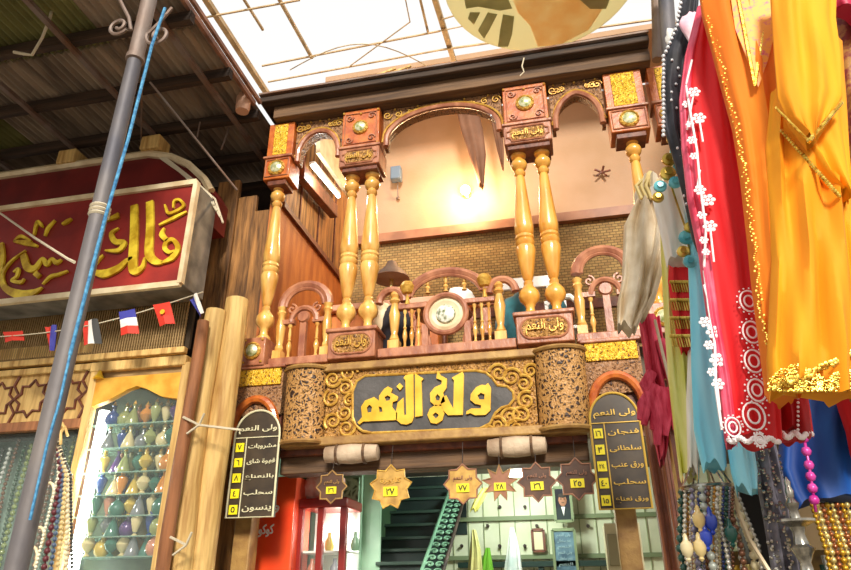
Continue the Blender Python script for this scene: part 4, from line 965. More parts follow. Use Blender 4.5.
for ri in range(7):
    z = rows[ri] if ri < 7 else 0
    for k in range(7):
        x = L0+.14+(R0-L0-.22)*(k+.5)/7+rd.uniform(-.012, .012); ci = rd.randrange(len(cols)); kd = rd.choice(kinds)
        nm, hx = cols[ci]; m = mat('bottle_'+nm.replace(' ', '_'), hx, .15, .1, coat=.6)
        bottle(x, YC+.13+.04*(k % 2), z, kd, 'bottle_'+nm.replace(' ', '_'), '%s %s glass bottle, %s on the %s shelf of the case' % (nm, kd, posn[k], ordn[ri]), rd.uniform(.19, .215))

for ri in range(7):
    for k in range(6):
        x = L0+.14+(R0-L0-.22)*(k+1)/7+rd.uniform(-.012, .012); ci = rd.randrange(len(cols)); kd = rd.choice(kinds); nm, hx = cols[ci]
        bottle(x, YC+.3, rows[ri], kd, 'bottle_'+nm.replace(' ', '_'), '%s %s glass bottle, back row, %s from left on the %s shelf' % (nm, kd, ['first', 'second', 'third', 'fourth', 'fifth', 'sixth'][k], ordn[ri]), rd.uniform(.2, .225))

# bell ornament
p = P(100, 373, YC-.03); t = thing('brass_bell', 'small yellow bell hanging at the corner of the case top', 'bell', p)
MB().lathe([(.06, -.06), (.05, -.05), (.03, -.02), (.02, .01), (.01, .03)], p, 12).build('bell_cup', M('gold_paint'), t); MB().tube([p+Vector((0, 0, .03)), p+Vector((0, .0, .1))], .004, 5).build('cord', M('pale_cord'), t)

# left window with bead strands
t = thing('shop_window', 'dark shop window full of green beads left of the glass case', 'window', (-5.4, 5.95, 0))
wx1 = P(88, 430, 5.9).x
MB().box(-7.6, wx1, 6.25, 6.3, 0, cz0-.1).build('back_panel', mat('window_back', '#33423a', .7, 0, '#8aa293', 2.5), t)
MB().box(-7.6, wx1, 5.92, 5.93, 0, cz0-.1).build('glass_pane', M('clear_glass'), t)
MB().box(wx1-.05, wx1+.05, 5.85, 5.95, 0, cz0-.1).build('side_post', M('brown_pole'), t)
def strand(pts, r, m, lab_, group=None, nm='bead_strand', gap=1.0, cat='beads'):
    out = []; L = []
    for i in range(len(pts)-1):
        a, b = Vector(pts[i]), Vector(pts[i+1]); k = max(1, int((b-a).length/(2*r*gap)))
        for j in range(k): out.append(a.lerp(b, j/k))
    q = MB(); q.tube(pts, r*.3, 4)
    for p_ in out: q.ball(p_, r, 6)
    o = q.build(nm, M(m), ang=180); return tag(o, lab_, cat, group)
bc = [('dark green', '#22402c'), ('olive', '#6d7a44'), ('jade', '#4e8a66'), ('black', '#1c1c1a'), ('silver grey', '#a7aca4'), ('brown', '#5b3a22')]
for i in range(16):
    x = P(2, 430, 6.1).x+.085*i-.15; zt = cz0-.12-rd.uniform(0, .2); nm, hx = bc[i % 6]; mat('bead_'+nm.replace(' ', '_'), hx, .25, 0, coat=.5)
    if x > wx1-.08: continue
    strand([(x, 6.08, zt), (x+rd.uniform(-.03, .03), 6.06, zt-.5), (x+rd.uniform(-.05, .05), 6.08, zt-1.3), (x, 6.08, 1.2)], rd.uniform(.02, .03), 'bead_'+nm.replace(' ', '_'), 'string of beads hanging inside the dark left shop window', 'bead strings in the left shop window')
hub = P(58, 436, 5.5)
for i, (px, hx, nm, r) in enumerate(((34, '#e2dcc4', 'cream', .016), (43, '#5a1f26', 'maroon', .03), (50, '#4b5a72', 'grey blue', .022), (57, '#cdb37c', 'sand', .02), (66, '#d9c9a6', 'pale tan', .022), (72, '#2f2a25', 'black', .016))):
    mat('hang_%d' % i, hx, .5); e = P(px, 575, 5.45); m_ = hub.lerp(e, .35)+Vector((.09, -.02, .05)); m2 = hub.lerp(e, .7)+Vector((.05, -.02, .02))
    strand([hub+Vector((0, -.01*i, 0)), m_, m2, e], r, 'hang_%d' % i, nm+' bead string in the bunch hanging before the left shop window', None)
q = MB()
for k in range(7):
    a_ = k*.9; q.tube([hub, hub+Vector((.1*math.cos(a_), -.05, .07+.05*math.sin(a_))), hub+Vector((.16*math.cos(a_), -.06, -.02+.1*math.sin(a_)))], .014, 5)
tag(q.build('raffia_knot', M('peeled_log')), 'straw coloured knot holding the bunch of bead strings', 'knot')
for i, (px, py) in enumerate(((47, 495), (37, 540), (30, 560))):
    c = P(px, py, 5.5); q = MB(); q.tube([c+Vector((.07*math.cos(k*.5), 0, .11*math.sin(k*.5))) for k in range(-1, 8)], .014, 6); tag(q.build('ivory_loop', M('cream_frame')), ['top', 'middle', 'bottom'][i]+' of three cream curved horn loops before the left shop window', 'ornament')

# ---- steel pole, rope, iron scrolls
pc = P(80, 300, 3.2)
t = thing('steel_pole', 'tall grey steel pole standing in front of the left shop', 'pole', (-2.87, 3.2, 0))
MB().tube([(-2.87, 3.2, 0), (-2.87, 3.2, 2.6), (-2.87, 3.2, 4.2), (-2.87, 3.2, 5.2)], [.058, .058, .055, .05], 16).build('shaft', M('pole_steel'), t)
MB().tube([(-2.87, 3.2, 5.2), (-2.87, 3.2, 7.05)], .056, 14).build('upper_shaft', M('rusty_iron'), t)
MB().lathe([(.05, 0), (.066, .01), (.066, .05), (.05, .06)], (-2.87, 3.2, 5.17), 16).build('collar', M('rusty_iron'), t)
q = MB()
for k in range(3): q.lathe([(.058, 0), (.068, .012), (.058, .024)], (-2.87, 3.2, P(92, 218, 3.2).z+.03*k), 12)
q.builds('cord_wrap', M('pale_cord'), t)
q = MB(); r0 = P(163, 18, 3.1); pts = [P(165, 8, 3.1), P(152, 45, 3.1), P(128, 140, 3.1), P(106, 215, 3.08), P(84, 300, 3.1), P(70, 355, 3.12)]
q.tube(pts, .011, 8); tag(q.build('blue_rope', mat('rope_blue', '#23699c', .7, 0, '#5aa5cf', 30, bump=.5)), 'taut light blue rope running down beside the steel pole', 'rope')
q = MB(); q.tube([P(70, 355, 3.12), P(60, 400, 3.11), P(47, 445, 3.12), P(30, 520, 3.13)], .008, 6); tag(q.build('blue_string', M('rope_blue')), 'thin blue string continuing down the lower steel pole', 'string')
p0 = Vector((-2.87, 3.15, 0))
def ironscroll(c, r, a0, s_, tail, lab_):
    q = MB(); pts = [Vector(v) for v in tail]
    for i in range(26):
        u = i/25; a_ = a0+s_*2.6*PI*u; rr = r*(1-.75*u); pts.append(c+Vector((rr*math.cos(a_), 0, rr*math.sin(a_))))
    q.tube(pts, .014, 6); tag(q.build('iron_scroll', M('rusty_iron')), lab_, 'ironwork')
cl = P(119, 26, 3.15); cr_ = P(158, 35, 3.15)
ironscroll(cl, .09, -.6, -1, [P(120, 0, 3.15), P(129, 18, 3.15), P(131, 30, 3.15)], 'rusty iron scroll left of the steel pole top')
ironscroll(cr_, .1, PI*.9, 1, [P(172, 8, 3.15), P(160, 22, 3.15), P(149, 33, 3.15)], 'rusty iron scroll right of the steel pole top')
tag(MB().tube([P(0, 213, 5.0), P(35, 238, 4.6), P(68, 259, 4.2), P(74, 262, 3.3)], .012, 6).build('guy_cord', M('pale_cord')), 'pale cord stretched across the red sign to the steel pole', 'cord')
q = MB(); q.tube([P(54, 0, 4.2), P(50, 18, 4.2), P(42, 38, 4.2), P(32, 55, 4.2), P(24, 54, 4.2), P(14, 52, 4.2)], .016, 6); tag(q.build('loose_cord', M('pale_cord')), 'loose pale cord dangling under the dark sheet roof', 'cord')

# ---- bunting
s0, s1 = P(-30, 338, 5.15), P(203, 292, 5.2)
str_ = [s0.lerp(s1, u/12)+Vector((0, 0, -.12*math.sin(PI*u/12))) for u in range(13)]
tag(MB().tube(str_, .006, 5).build('flag_string', M('pale_cord')), 'thin white cord carrying the little flags below the red sign', 'cord')
fl = {'red': '#d5341f', 'white': '#efeae2', 'blue': '#3b3d9c', 'black': '#3b3a38'}
for k_, v_ in fl.items(): mat('flag_'+k_, v_, .7)
def flag(pts, bands, vert, lab_, emb=None):
    y = 5.17; (ax, ay), (bx, by), (cx2, cy2), (dx, dy) = pts  # tl tr br bl
    A_, B_, C_, D_ = P(ax, ay, y), P(bx, by, y), P(cx2, cy2, y), P(dx, dy, y)
    t = thing('bunting_flag', lab_, 'flag', (A_+B_)/2); n = len(bands)
    for i, cn in enumerate(bands):
        q = MB(); vs = []; K_ = 6
        for th in (-.003, .003):
            for r in range(K_+1):
                for c in range(3):
                    u = (i+c/2)/n if vert else c/2; v = r/K_ if vert else (i+r/K_)/n
                    p_ = A_.lerp(B_, u).lerp(D_.lerp(C_, u), v); vs.append(p_+Vector((0, th+.018*math.sin(u*6+v*2), 0)))
        fs = []; N_ = (K_+1)*3
        for r in range(K_):
            for c in range(2):
                o_ = r*3+c; fs += [(o_, o_+1, o_+4, o_+3), (N_+o_, N_+o_+3, N_+o_+4, N_+o_+1)]
        ed = [0, 1, 2]+[3*r+2 for r in range(1, K_+1)]+[3*K_+1, 3*K_]+[3*r for r in range(K_-1, 0, -1)]
        for j in range(len(ed)): e1, e2 = ed[j], ed[(j+1) % len(ed)]; fs.append((e1, N_+e1, N_+e2, e2))
        q.add(vs, fs); q.build('stripe', M('flag_'+cn), t)
    if emb:
        c_ = (A_+B_+C_+D_)/4; MB().lathe([(.025, 0), (.025, .008)], (c_.x, y-.025, c_.z+.01), 10, ax='y').build('emblem', M('gold_paint'), t)
flag([(3, 332), (23, 331), (23, 340), (4, 342)], ['red'], True, 'small plain red flag at the far left of the bunting')
flag([(45, 327), (57, 325), (53, 350), (49, 352)], ['red', 'blue'], True, 'narrow red and blue flag half hidden by the steel pole')
flag([(82, 321), (98, 319), (101, 343), (83, 345)], ['red', 'white', 'black'], True, 'red, white and black striped flag right of the steel pole')
flag([(119, 312), (135, 309), (138, 333), (120, 335)], ['blue', 'white', 'red'], False, 'blue, white and red striped flag in the middle of the bunting')
flag([(153, 305), (170, 302), (174, 323), (159, 326)], ['red'], True, 'red flag with a small yellow emblem at the right of the bunting', 1)
flag([(190, 300), (197, 293), (203, 312), (200, 317)], ['blue', 'white'], True, 'narrow blue and white flag at the corner of the red sign')

# ================================================================== ROOFS
ZR = 7.2
# corrugated sheets, ridges running away from us
def sheet(x0, x1, y0, y1, m, lab_, n=16):
    x0 -= .06; y1 += .03
    q = MB(); vs = []; p_ = .09; k = int((x1-x0)/p_*4)
    for i in range(k+1):
        x = x0+(x1-x0)*i/k; z = ZR+.026*math.sin(2*PI*(x)/p_)
        for yy in (y0, y1):
            for th in (0, .006): vs.append((x, yy, z+th+.06*(yy-3)/6+.012*(1 if int(round(x1*10)) % 2 else 0)))
    fs = []
    for i in range(k):
        o_ = i*4; fs += [(o_, o_+2, o_+6, o_+4), (o_+1, o_+5, o_+7, o_+3), (o_, o_+4, o_+5, o_+1), (o_+2, o_+3, o_+7, o_+6)]
    q.add(vs, fs); o = q.build('roof_sheet', M(m), ang=80); tag(o, lab_, 'roof sheet')
    return o
xe = -3.5
ww = 1.1
for i in range(6):
    x1_ = xe-ww*i; x0_ = x1_-ww+.01
    for j, (y0, y1) in enumerate(((-1, 2.6), (2.6, 4.7), (4.7, 6.3), (6.3, 8.4))):
        gm = 'olive_roof_sheet' if (i, j) in ((1, 1), (2, 1), (3, 2), (4, 2)) else 'roof_sheet'
        o = sheet(x0_, x1_, y0, y1, gm, '', 12); o['group'] = 'corrugated roof sheets over the left shop'
        o['label'] = ('olive green' if gm[0] == 'o' else 'dark brown')+' corrugated roof sheet over the left shop'
        o['group'] = ('olive' if gm[0] == 'o' else 'brown')+' corrugated roof sheets over the left shop'
for i, yy in enumerate((3.6, 4.5, 5.35, 6.1, 6.9, 7.6)):
    struct(MB().box(-10, xe+.05, yy-.04, yy+.04, ZR-.16, ZR-.03), 'trim_%d' % (60+i), beamw)
for i, xx in enumerate((-3.75, -4.9, -6.1, -7.3)):
    struct(MB().box(xx-.03, xx+.03, 1, 8.3, ZR-.2, ZR-.15), 'trim_%d' % (70+i), rust)
struct(MB().box(xe-.0, xe+.04, -1, 6.0, ZR-.03, ZR+.04), 'trim_80', mat('roof_edge', '#a8765c', .7, 0, '#6d4a3a', 4))
struct(MB().box(xe+.08, xe+.12, -1, 6.0, ZR-.02, ZR+.03), 'trim_81', M('roof_edge'))
q = MB().lathe([(.08, 0), (.09, .05), (.09, .3), (.08, .35)], (P(243, 105, 5.9).x, 5.9, P(243, 105, 5.9).z-.1), 14); tag(q.build('insulator', mat('insulator_pink', '#d9a98c', .5)), 'pale pink insulator at the corner of the roof edge', 'insulator')
for i, (a_, b_) in enumerate((((150, 82, 5.0), (237, 190, 5.9)), ((142, 78, 4.4), (141, 140, 6.0)), ((200, 122, 6.0), (197, 138, 6.0)), ((229, 128, 6.2), (221, 150, 6.1)))):
    tag(MB().tube([P(*a_), P(*b_)], .014 if i == 0 else .01, 6).build('roof_wire', M('rusty_iron')), ['long slanting rusty rod under the dark roof', 'thin wire hanging from the dark roof beside the steel pole', 'short wire stub hanging under the roof beam', 'short bent wire near the roof edge'][i], 'wire')

# skylight frame: bars away from us and bars along the street front
ZK = 8.6
si = mat('skylight_iron', '#cdb38a', .6, .1, '#a5895e', 5)
def sbar(a, b, r, i): struct(MB().bar(a, b, r, r), 'trim_%d' % i, si)
k = 100
for (p_, q_, r) in (((200, -10), (270, 98), .075), ((274, -10), (312, 58), .04), ((432, -10), (455, 64), .07), ((418, -10), (428, 32), .03), ((238, -10), (263, 30), .03)):
    sbar(P(*p_, Z=ZK), P(*q_, Z=ZK), r, k); k += 1
for (p_, q_, r) in (((180, 22), (300, 0), .02), ((262, 66), (440, 31), .02), ((268, 82), (440, 50), .018), ((440, 50), (665, 18), .022), ((440, 31), (520, 14), .012), ((540, 30), (575, -6), .02), ((480, 8), (540, 30), .018), ((440, 20), (480, 8), .015), ((610, 18), (625, -8), .015), ((476, -8), (478, 10), .03), ((350, 66), (410, 22), .012), ((410, 22), (404, -8), .014)):
    sbar(P(*p_, Z=ZK-.05), P(*q_, Z=ZK-.05), r, k); k += 1
pts = [P(290+6*i*2, 70-26*math.sin(PI*i/12), Z=ZK-.1) for i in range(13)]
tag(MB().tube(pts, .008, 5).build('hoop_wire', M('skylight_iron')), 'thin curved wire hoop across the bright skylight', 'wire')
# round painted canvas
cc = P(541, -22, Z=8.25); R_ = (P(541, 50, Z=8.25)-cc).length
t = thing('round_canvas', 'round canvas painted orange and olive lying over the skylight bars', 'canvas', cc)
cv = mat('canvas_orange', '#f8dcae', .8, 0, '#fdf0d6', 3); cvo = mat('canvas_olive', '#b0ae86', .8, 0, '#c4c19c', 3); cvc = mat('canvas_cream', '#efe8c4', .8)
for m_ in (cv, cvo, cvc):
    nt_ = m_.node_tree; pb = nt_.nodes['Principled BSDF']; tr_ = nt_.nodes.new('ShaderNodeBsdfTranslucent'); mx_ = nt_.nodes.new('ShaderNodeMixShader'); mx_.inputs[0].default_value = .65
    if pb.inputs['Base Color'].links: nt_.links.new(pb.inputs['Base Color'].links[0].from_socket, tr_.inputs[0])
    else: tr_.inputs[0].default_value = pb.inputs['Base Color'].default_value
    nt_.links.new(pb.outputs[0], mx_.inputs[1]); nt_.links.new(tr_.outputs[0], mx_.inputs[2]); nt_.links.new(mx_.outputs[0], nt_.nodes['Material Output'].inputs[0])
q = MB(); n_ = 48; q.lathe([(R_, 0), (R_, .02)], cc, n_); q.build('cloth_disc', M('canvas_cream'), t)
def blob(pts, m, dz):
    q = MB(); c_ = [P(a_, b_, Z=8.25) for a_, b_ in pts]; n2 = len(c_); q.add([(v.x, v.y, 8.25-dz) for v in c_]+[(v.x, v.y, 8.25-dz+.01) for v in c_], [tuple(range(n2)), tuple(range(2*n2-1, n2-1, -1))]+[(i, (i+1) % n2, n2+(i+1) % n2, n2+i) for i in range(n2)]); q.build('painted_patch', M(m), t, smooth=False)
blob([(510, -8), (612, -8), (600, 12), (588, 30), (560, 44), (538, 46), (530, 25), (518, 12)], 'canvas_orange', .012)
blob([(463, -8), (505, -8), (512, 8), (500, 10), (478, 6), (466, 8)], 'canvas_olive', .012)
blob([(488, 12), (497, 14), (490, 28), (484, 38), (478, 30)], 'canvas_olive', .014)
blob([(503, 14), (514, 16), (512, 34), (508, 46), (498, 46), (500, 30)], 'canvas_olive', .014)
blob([(470, 12), (480, 12), (474, 24), (468, 18)], 'canvas_olive', .014)
blob([(572, -8), (612, -8), (606, 8), (590, 8)], 'canvas_olive', .016)
# post at the right end of the beam
t = tag(MB().tube([P(657, 60, 6.0), P(657, 30, 6.0), P(655, -30, 6.0)], .055, 10).build('beam_post', M('rusty_iron')), 'rusty iron post standing on the right end of the eave beam', 'post')
tag(MB().tube([P(672, 70, 5.6), P(668, 30, 5.6), P(664, -30, 5.6)], .08, 12).build('grey_pipe', M('pole_steel')), 'thick grey pipe beside the right end of the eave beam', 'pipe')

# ================================================================== RIGHT HAND CLOTHES STALL
rd = random.Random(12)
oran = mat('orange_chiffon', (.72,.15,.002), .8, 0, (.85,.23,.004), 2, (3, 3, .3))
yel = mat('yellow_chiffon', (.82,.27,.001), .8, 0, (.95,.4,.004), 2, (3, 3, .3))
redc = mat('red_satin', (.58,.003,.008), .75, 0, (.8,.015,.02), 2, (3, 3, .3))
pink = mat('rose_net', '#cf2f50', .6, 0, '#e0607c', 8)
cyan = mat('sky_blue_satin', (.14,.66,.92), .65, 0, (.38,.82,.96), 1.5, (4, 4, .3))
sequin = mat('gold_sequin', '#b07a10', .25, .7, '#ffe56a', 60)
blackc = mat('black_net', '#17171d', .7, 0, '#33353f', 10)
# orange dress
t = thing('orange_dress', 'orange and amber dress with embroidered neckline hanging at the front of the stall', 'dress', P(760, 150, 2.6))
_, so = garment('bodice', [(696, 800, -25), (702, 800, 15), (712, 800, 50), (722, 800, 90), (732, 800, 130), (740, 800, 180), (748, 795, 240), (754, 800, 300), (760, 800, 350), (766, 800, 396)], 2.62, 'orange_chiffon', depth=.09, amp=.16, folds=9, parent=t)
_, sk = garment('skirt', [(770, 840, 95), (765, 846, 150), (768, 850, 200), (772, 856, 260), (768, 862, 320), (766, 868, 360), (768, 868, 392)], 2.52, 'yellow_chiffon', depth=.1, amp=.3, folds=8, parent=t, ph=1)
q = MB()
for i in range(46):      # neckline embroidery
    u = i/45; px = 742+18*u; py = -5+90*u
    for dx in (-14*(1-u), 16*(1-u)): q.ball(so(752+dx+3*u, py), .009, 5, (1, .5, 1))
q.build('neckline_beading', M('gold_sequin'), t)['kind'] = 'stuff'
q = MB(); pts = [(728, -20), (775, -20), (778, 20), (768, 60), (758, 88), (748, 62), (735, 30)]
c3 = [so(a, b, .006) for a, b in pts]; q.add(c3+[v+Vector((0, -.006, 0)) for v in c3], [tuple(range(7)), tuple(range(13, 6, -1))]+[(i, (i+1) % 7, 7+(i+1) % 7, 7+i) for i in range(7)]); q.build('embroidered_yoke', mat('yoke_floral', '#e7a03a', .5, .1, '#c9507a', 40, lo=.52, hi=.7), t)
q = MB()
EG = [(15, 702), (50, 712), (90, 722), (130, 732), (180, 740), (240, 748), (300, 754), (352, 761)]
for i in range(150):
    py = 16+2.2*i; k_ = max(j for j in range(7) if EG[j][0] <= py); px = 6+EG[k_][1]+(EG[k_+1][1]-EG[k_][1])*(py-EG[k_][0])/(EG[k_+1][0]-EG[k_][0]); q.ball(so(px+rd.uniform(-3, 3), py), rd.uniform(.003, .007), 5, (1, .5, 1))
q.build('sleeve_sequins', M('gold_sequin'), t)['kind'] = 'stuff'
q = MB()
for i in range(700):
    px = rd.uniform(768, 862); u = (px-768)/94; py = 392-rd.uniform(0, 1)*(12+16*abs(math.sin(u*5))); q.ball(sk(px, min(391, py)), rd.uniform(.0025, .006), 5, (1, .4, 1))
for i in range(90):
    u = i/89; px = 775+80*u; q.ball(sk(px, 384-34*u**1.4+rd.uniform(-3, 3)), rd.uniform(.005, .011), 5, (1, .5, 1))
q.build('hem_sequins', M('gold_sequin'), t)['kind'] = 'stuff'
# shawls
t = thing('yellow_shawl', 'bright amber shawl with beaded scalloped edge draped over the orange dress', 'shawl', P(810, 60, 2.4))
_, sh = garment('upper_layer', [(770, 838, -25), (772, 836, 20), (774, 840, 60), (777, 841, 100), (788, 828, 124), (806, 813, 141)], 2.36, 'yellow_chiffon', depth=.05, amp=.3, folds=6, parent=t, ph=2)
_, sh2 = garment('lower_layer', [(776, 843, 40), (778, 846, 100), (782, 847, 132), (800, 848, 155), (818, 850, 178), (838, 851, 197)], 2.45, 'yellow_chiffon', depth=.05, amp=.3, folds=6, parent=t, ph=.5)
q = MB()
for i in range(30):
    u = i/29; q.ball(sh(841-32*u, 103+38*u), .009, 6); q.ball(sh2(782+57*u, 131+65*u), .009, 6); q.ball(sh(776+32*u, 108+32*u), .006, 5)
q.build('beaded_edge', M('gold_sequin'), t)['kind'] = 'stuff'
# red dress
t = thing('red_dress', 'bright red dress with white flower embroidery and ring motifs beside the orange dress', 'dress', P(715, 220, 2.85))
rows = [(700, 716, 8), (688, 730, 55), (682, 742, 100), (684, 750, 150), (690, 758, 200), (702, 766, 255), (710, 772, 320), (720, 778, 380), (728, 782, 441)]
_, sr = garment('gown', rows, 2.88, 'red_satin', depth=.1, amp=.14, folds=8, parent=t)
garment('net_border', [(a-3, a+10, c) for a, b, c in rows], 2.83, 'rose_net', depth=.03, amp=.2, folds=5, parent=t)
fl_ = MB()
def srf(px, py): return P(px, py, sr(px, py).y-.035)
stem = [(692, 60), (686, 85), (690, 110), (697, 150), (700, 185), (706, 230), (704, 270), (709, 310), (715, 345), (716, 390), (722, 430)]
fl_.tube([srf(*p) for p in stem], .006, 5)
for (px, py, r_) in ((694, 92, .034), (687, 104, .026), (699, 118, .036), (690, 124, .022), (692, 140, .026), (694, 156, .022), (700, 190, .03), (708, 200, .036), (702, 215, .024), (710, 226, .034), (704, 240, .022), (706, 252, .02), (705, 322, .028), (713, 332, .032), (709, 345, .024), (717, 360, .034), (712, 372, .022), (718, 384, .028)):
    c_ = srf(px, py)
    for k in range(6):
        a_ = k*PI/3; fl_.ball(c_+Vector((r_*.62*math.cos(a_), 0, r_*.62*math.sin(a_))), r_*.3, 6, (1, .35, 1))
    fl_.ball(c_, r_*.3, 6, (1, .5, 1))
for (a_, b_) in (((699, 118), (703, 142)), ((697, 190), (700, 170)), ((710, 226), (714, 262)), ((717, 384), (720, 410)), ((708, 300), (704, 285)), ((694, 92), (687, 130))): fl_.tube([srf(*a_), srf(*b_)], .005, 5)
fl_.build('flower_embroidery', M('white_thread'), t)
rg = MB()
for (px, py, r_) in ((749, 301, 1), (752, 332, 1), (754, 361, 1), (757, 390, .95), (754, 416, 1.15), (733, 427, .8), (760, 440, .5)):
    c_ = srf(px, py)
    for f_, th_ in ((.85, .004), (.45, .004)):
        rg.tube([c_+Vector((.04*r_*f_*math.cos(k*PI/8), 0, .055*r_*f_*math.sin(k*PI/8))) for k in range(16)], th_, 5, closed=True)
    for k in range(14): rg.ball(c_+Vector((.046*r_*math.cos(k*PI/7), 0, .058*r_*math.sin(k*PI/7))), .004, 4)
rg.build('ring_embroidery', M('white_thread'), t)
q = MB()
for i in range(22): q.ball(srf(729+52*i/22, 440+2*math.sin(i)), .011, 6)
q.build('hem_beads', M('white_thread'), t)['kind'] = 'stuff'
# dark red beaded hem
t = thing('dark_red_skirt', 'dark red skirt hem with white beads showing below the orange dress', 'skirt', P(790, 410, 2.95))
_, s2 = garment('hem_cloth', [(760, 800, 370), (764, 806, 395), (768, 810, 415), (770, 813, 436)], 2.95, mat('crimson', '#9c0d14', .6, 0, '#c01a20', 8), depth=.08, amp=.25, folds=7, parent=t)
q = MB()
for i in range(24): q.ball(s2(770+43*i/24, 435+2.5*math.sin(i*.8)), .012, 6)
for i in range(8): q.ball(s2(778, 398+4.5*i), .006, 5); q.ball(s2(798, 398+4.5*i), .006, 5)
q.build('hem_beads', M('white_thread'), t)['kind'] = 'stuff'
# black beaded scarf
t = thing('black_scarf', 'black net scarf edged with white beads left of the red dress', 'scarf', P(680, 80, 3.1))
_, sb_ = garment('scarf_cloth', [(684, 700, -20), (676, 697, 25), (663, 690, 55), (661, 684, 90), (664, 688, 130), (676, 692, 170), (684, 700, 200), (692, 706, 235), (698, 706, 250)], 3.1, 'black_net', depth=.05, amp=.3, folds=5, parent=t)
q = MB()
for i in range(34):
    py = -10+4.4*i; l = 684-9*min(1, max(0, (py+20)/45)) if py < 25 else (676-13*(py-25)/30 if py < 55 else 662); q.ball(P(l+1.5, py, 3.05), .011, 6)
for i in range(20): py = 60+8*i; q.ball(sb_(672+.13*(py-60)+6*math.sin(i), py), .008, 5)
q.build('bead_edge', mat('pearl', '#e9eef2', .25, .2), t)['kind'] = 'stuff'
lump('white_cloth', P(674, 40, 3.25), .05, 'white_paint', (1, .6, 1.7), 'white gauze puff beside the top of the black beaded scarf', 'clothing', 30)
lump('pink_sleeve', P(694, 30, 3.0), .06, 'blush_net', (1, .5, 2.2), 'pale pink net sleeve between the black scarf and the orange dress', 'clothing', 31) if mat('blush_net', '#e9aac0', .6, 0, '#f2d4dc', 8) else 0
# coin belt of discs
t = thing('coin_belt', 'belt of large gold and turquoise discs hanging beside the black scarf', 'belt', P(670, 170, 3.3))
tq = mat('turquoise', '#2f9db0', .3, .1, '#7fd0d6', 10); od = mat('old_gold', '#a8862a', .3, .6, '#d9be5c', 12)
for i, (px, py, r_, m_) in enumerate(((672, 140, .04, 0), (676, 152, .045, 1), (669, 160, .05, 0), (680, 168, .05, 1), (668, 174, .055, 0), (675, 183, .045, 1), (660, 187, .045, 1), (658, 198, .04, 0), (690, 228, .04, 0), (686, 238, .05, 1), (683, 252, .04, 0), (690, 262, .045, 1), (700, 245, .03, 0))):
    c_ = P(px, py, 3.25-.01*(i % 3)); r_ *= .78; MB().lathe([(r_, 0), (r_*.95, .015), (r_*.5, .02), (r_*.45, .03), (.001, .03)], c_, 14, ax='y').build('disc', tq if m_ else od, t)
MB().tube([P(676, 120, 3.26), P(676, 152, 3.27), P(668, 175, 3.27), P(676, 200, 3.28), P(688, 235, 3.27), P(690, 265, 3.28)], .006, 5).build('cord', M('old_gold'), t)
# green, red and white costume
t = thing('dance_costume', 'lime green costume with white top and gold fringed red panel left of the blue satin', 'dress', P(678, 300, 3.6))
_, sg_ = garment('green_slip', [(656, 676, 190), (660, 688, 230), (662, 692, 270), (664, 692, 320), (668, 696, 380), (674, 698, 430), (680, 700, 476)], 3.6, mat('lime_satin', '#c6c43a', .5, 0, '#f0eca8', 3, (3, 3, .5)), depth=.07, amp=.25, folds=6, parent=t)
_, sw_ = garment('white_bodice', [(650, 684, 188), (655, 690, 212), (662, 692, 240), (666, 694, 262)], 3.4, mat('ivory_satin', '#fbf6ee', .5, 0, '#e4d8c6', 4, (4, 4, .5)), depth=.05, amp=.3, folds=5, parent=t)
_, sx_ = garment('red_panel', [(670, 692, 258), (668, 692, 280), (672, 694, 310), (676, 694, 335), (680, 692, 350)], 3.48, 'red_satin', depth=.05, amp=.2, folds=5, parent=t)
garment('white_lining', [(688, 696, 340), (686, 699, 400), (688, 699, 470)], 3.5, 'ivory_satin', depth=.03, amp=.2, folds=3, parent=t)
q = MB()
for py in (282, 300, 318, 336):
    for i in range(9):
        p_ = sx_(671+2.4*i, py); q.ball(p_, .011, 5); q.tube([p_, p_+Vector((.004, 0, -.06))], .004, 4)
q.build('gold_fringe', M('old_gold'), t)['kind'] = 'stuff'
# blue satins
tag(garment('blue_satin_scarf', [(689, 699, 205), (688, 704, 250), (690, 712, 310), (691, 719, 370), (694, 725, 430), (702, 727, 466)], 3.3, 'sky_blue_satin', depth=.06, amp=.18, folds=4)[0], 'long sky blue satin scarf hanging left of the red dress', 'scarf')
tag(garment('blue_satin_scarf', [(722, 752, 425), (728, 754, 450), (731, 757, 472), (736, 757, 490)], 3.25, 'sky_blue_satin', depth=.06, amp=.22, folds=5, ph=2)[0], 'short end of sky blue satin hanging just below the red dress', 'scarf')
# beige trousers
kh = mat('beige_cotton', '#cbb694', .85, 0, '#efe3cc', 5, bump=.3, bscale=10)
t = thing('beige_trousers', 'crumpled beige trousers tied in a bunch at the right end of the balcony', 'trousers', P(645, 250, 4.2))
garment('waistband', [(640, 662, 182), (634, 668, 195), (636, 672, 212)], 4.2, kh, depth=.1, amp=.35, folds=7, parent=t)
garment('left_leg', [(634, 652, 205), (624, 658, 225), (623, 656, 250), (622, 652, 280), (617, 648, 305), (617, 636, 330)], 4.15, kh, depth=.1, amp=.35, folds=6, parent=t, ph=1)
garment('right_leg', [(650, 668, 205), (648, 671, 225), (645, 668, 250), (640, 662, 275), (636, 655, 300), (632, 644, 318)], 4.2, kh, depth=.1, amp=.35, folds=6, parent=t, ph=2.5)
q = MB()
for k in range(6): a_ = P(636+5*k, 186, 4.1); q.tube([P(650, 172, 4.12), a_, a_+Vector((.02, -.02, -.12))], .014, 5)
q.build('tie_strings', mat('cream_tie', '#dcc684', .7), t)
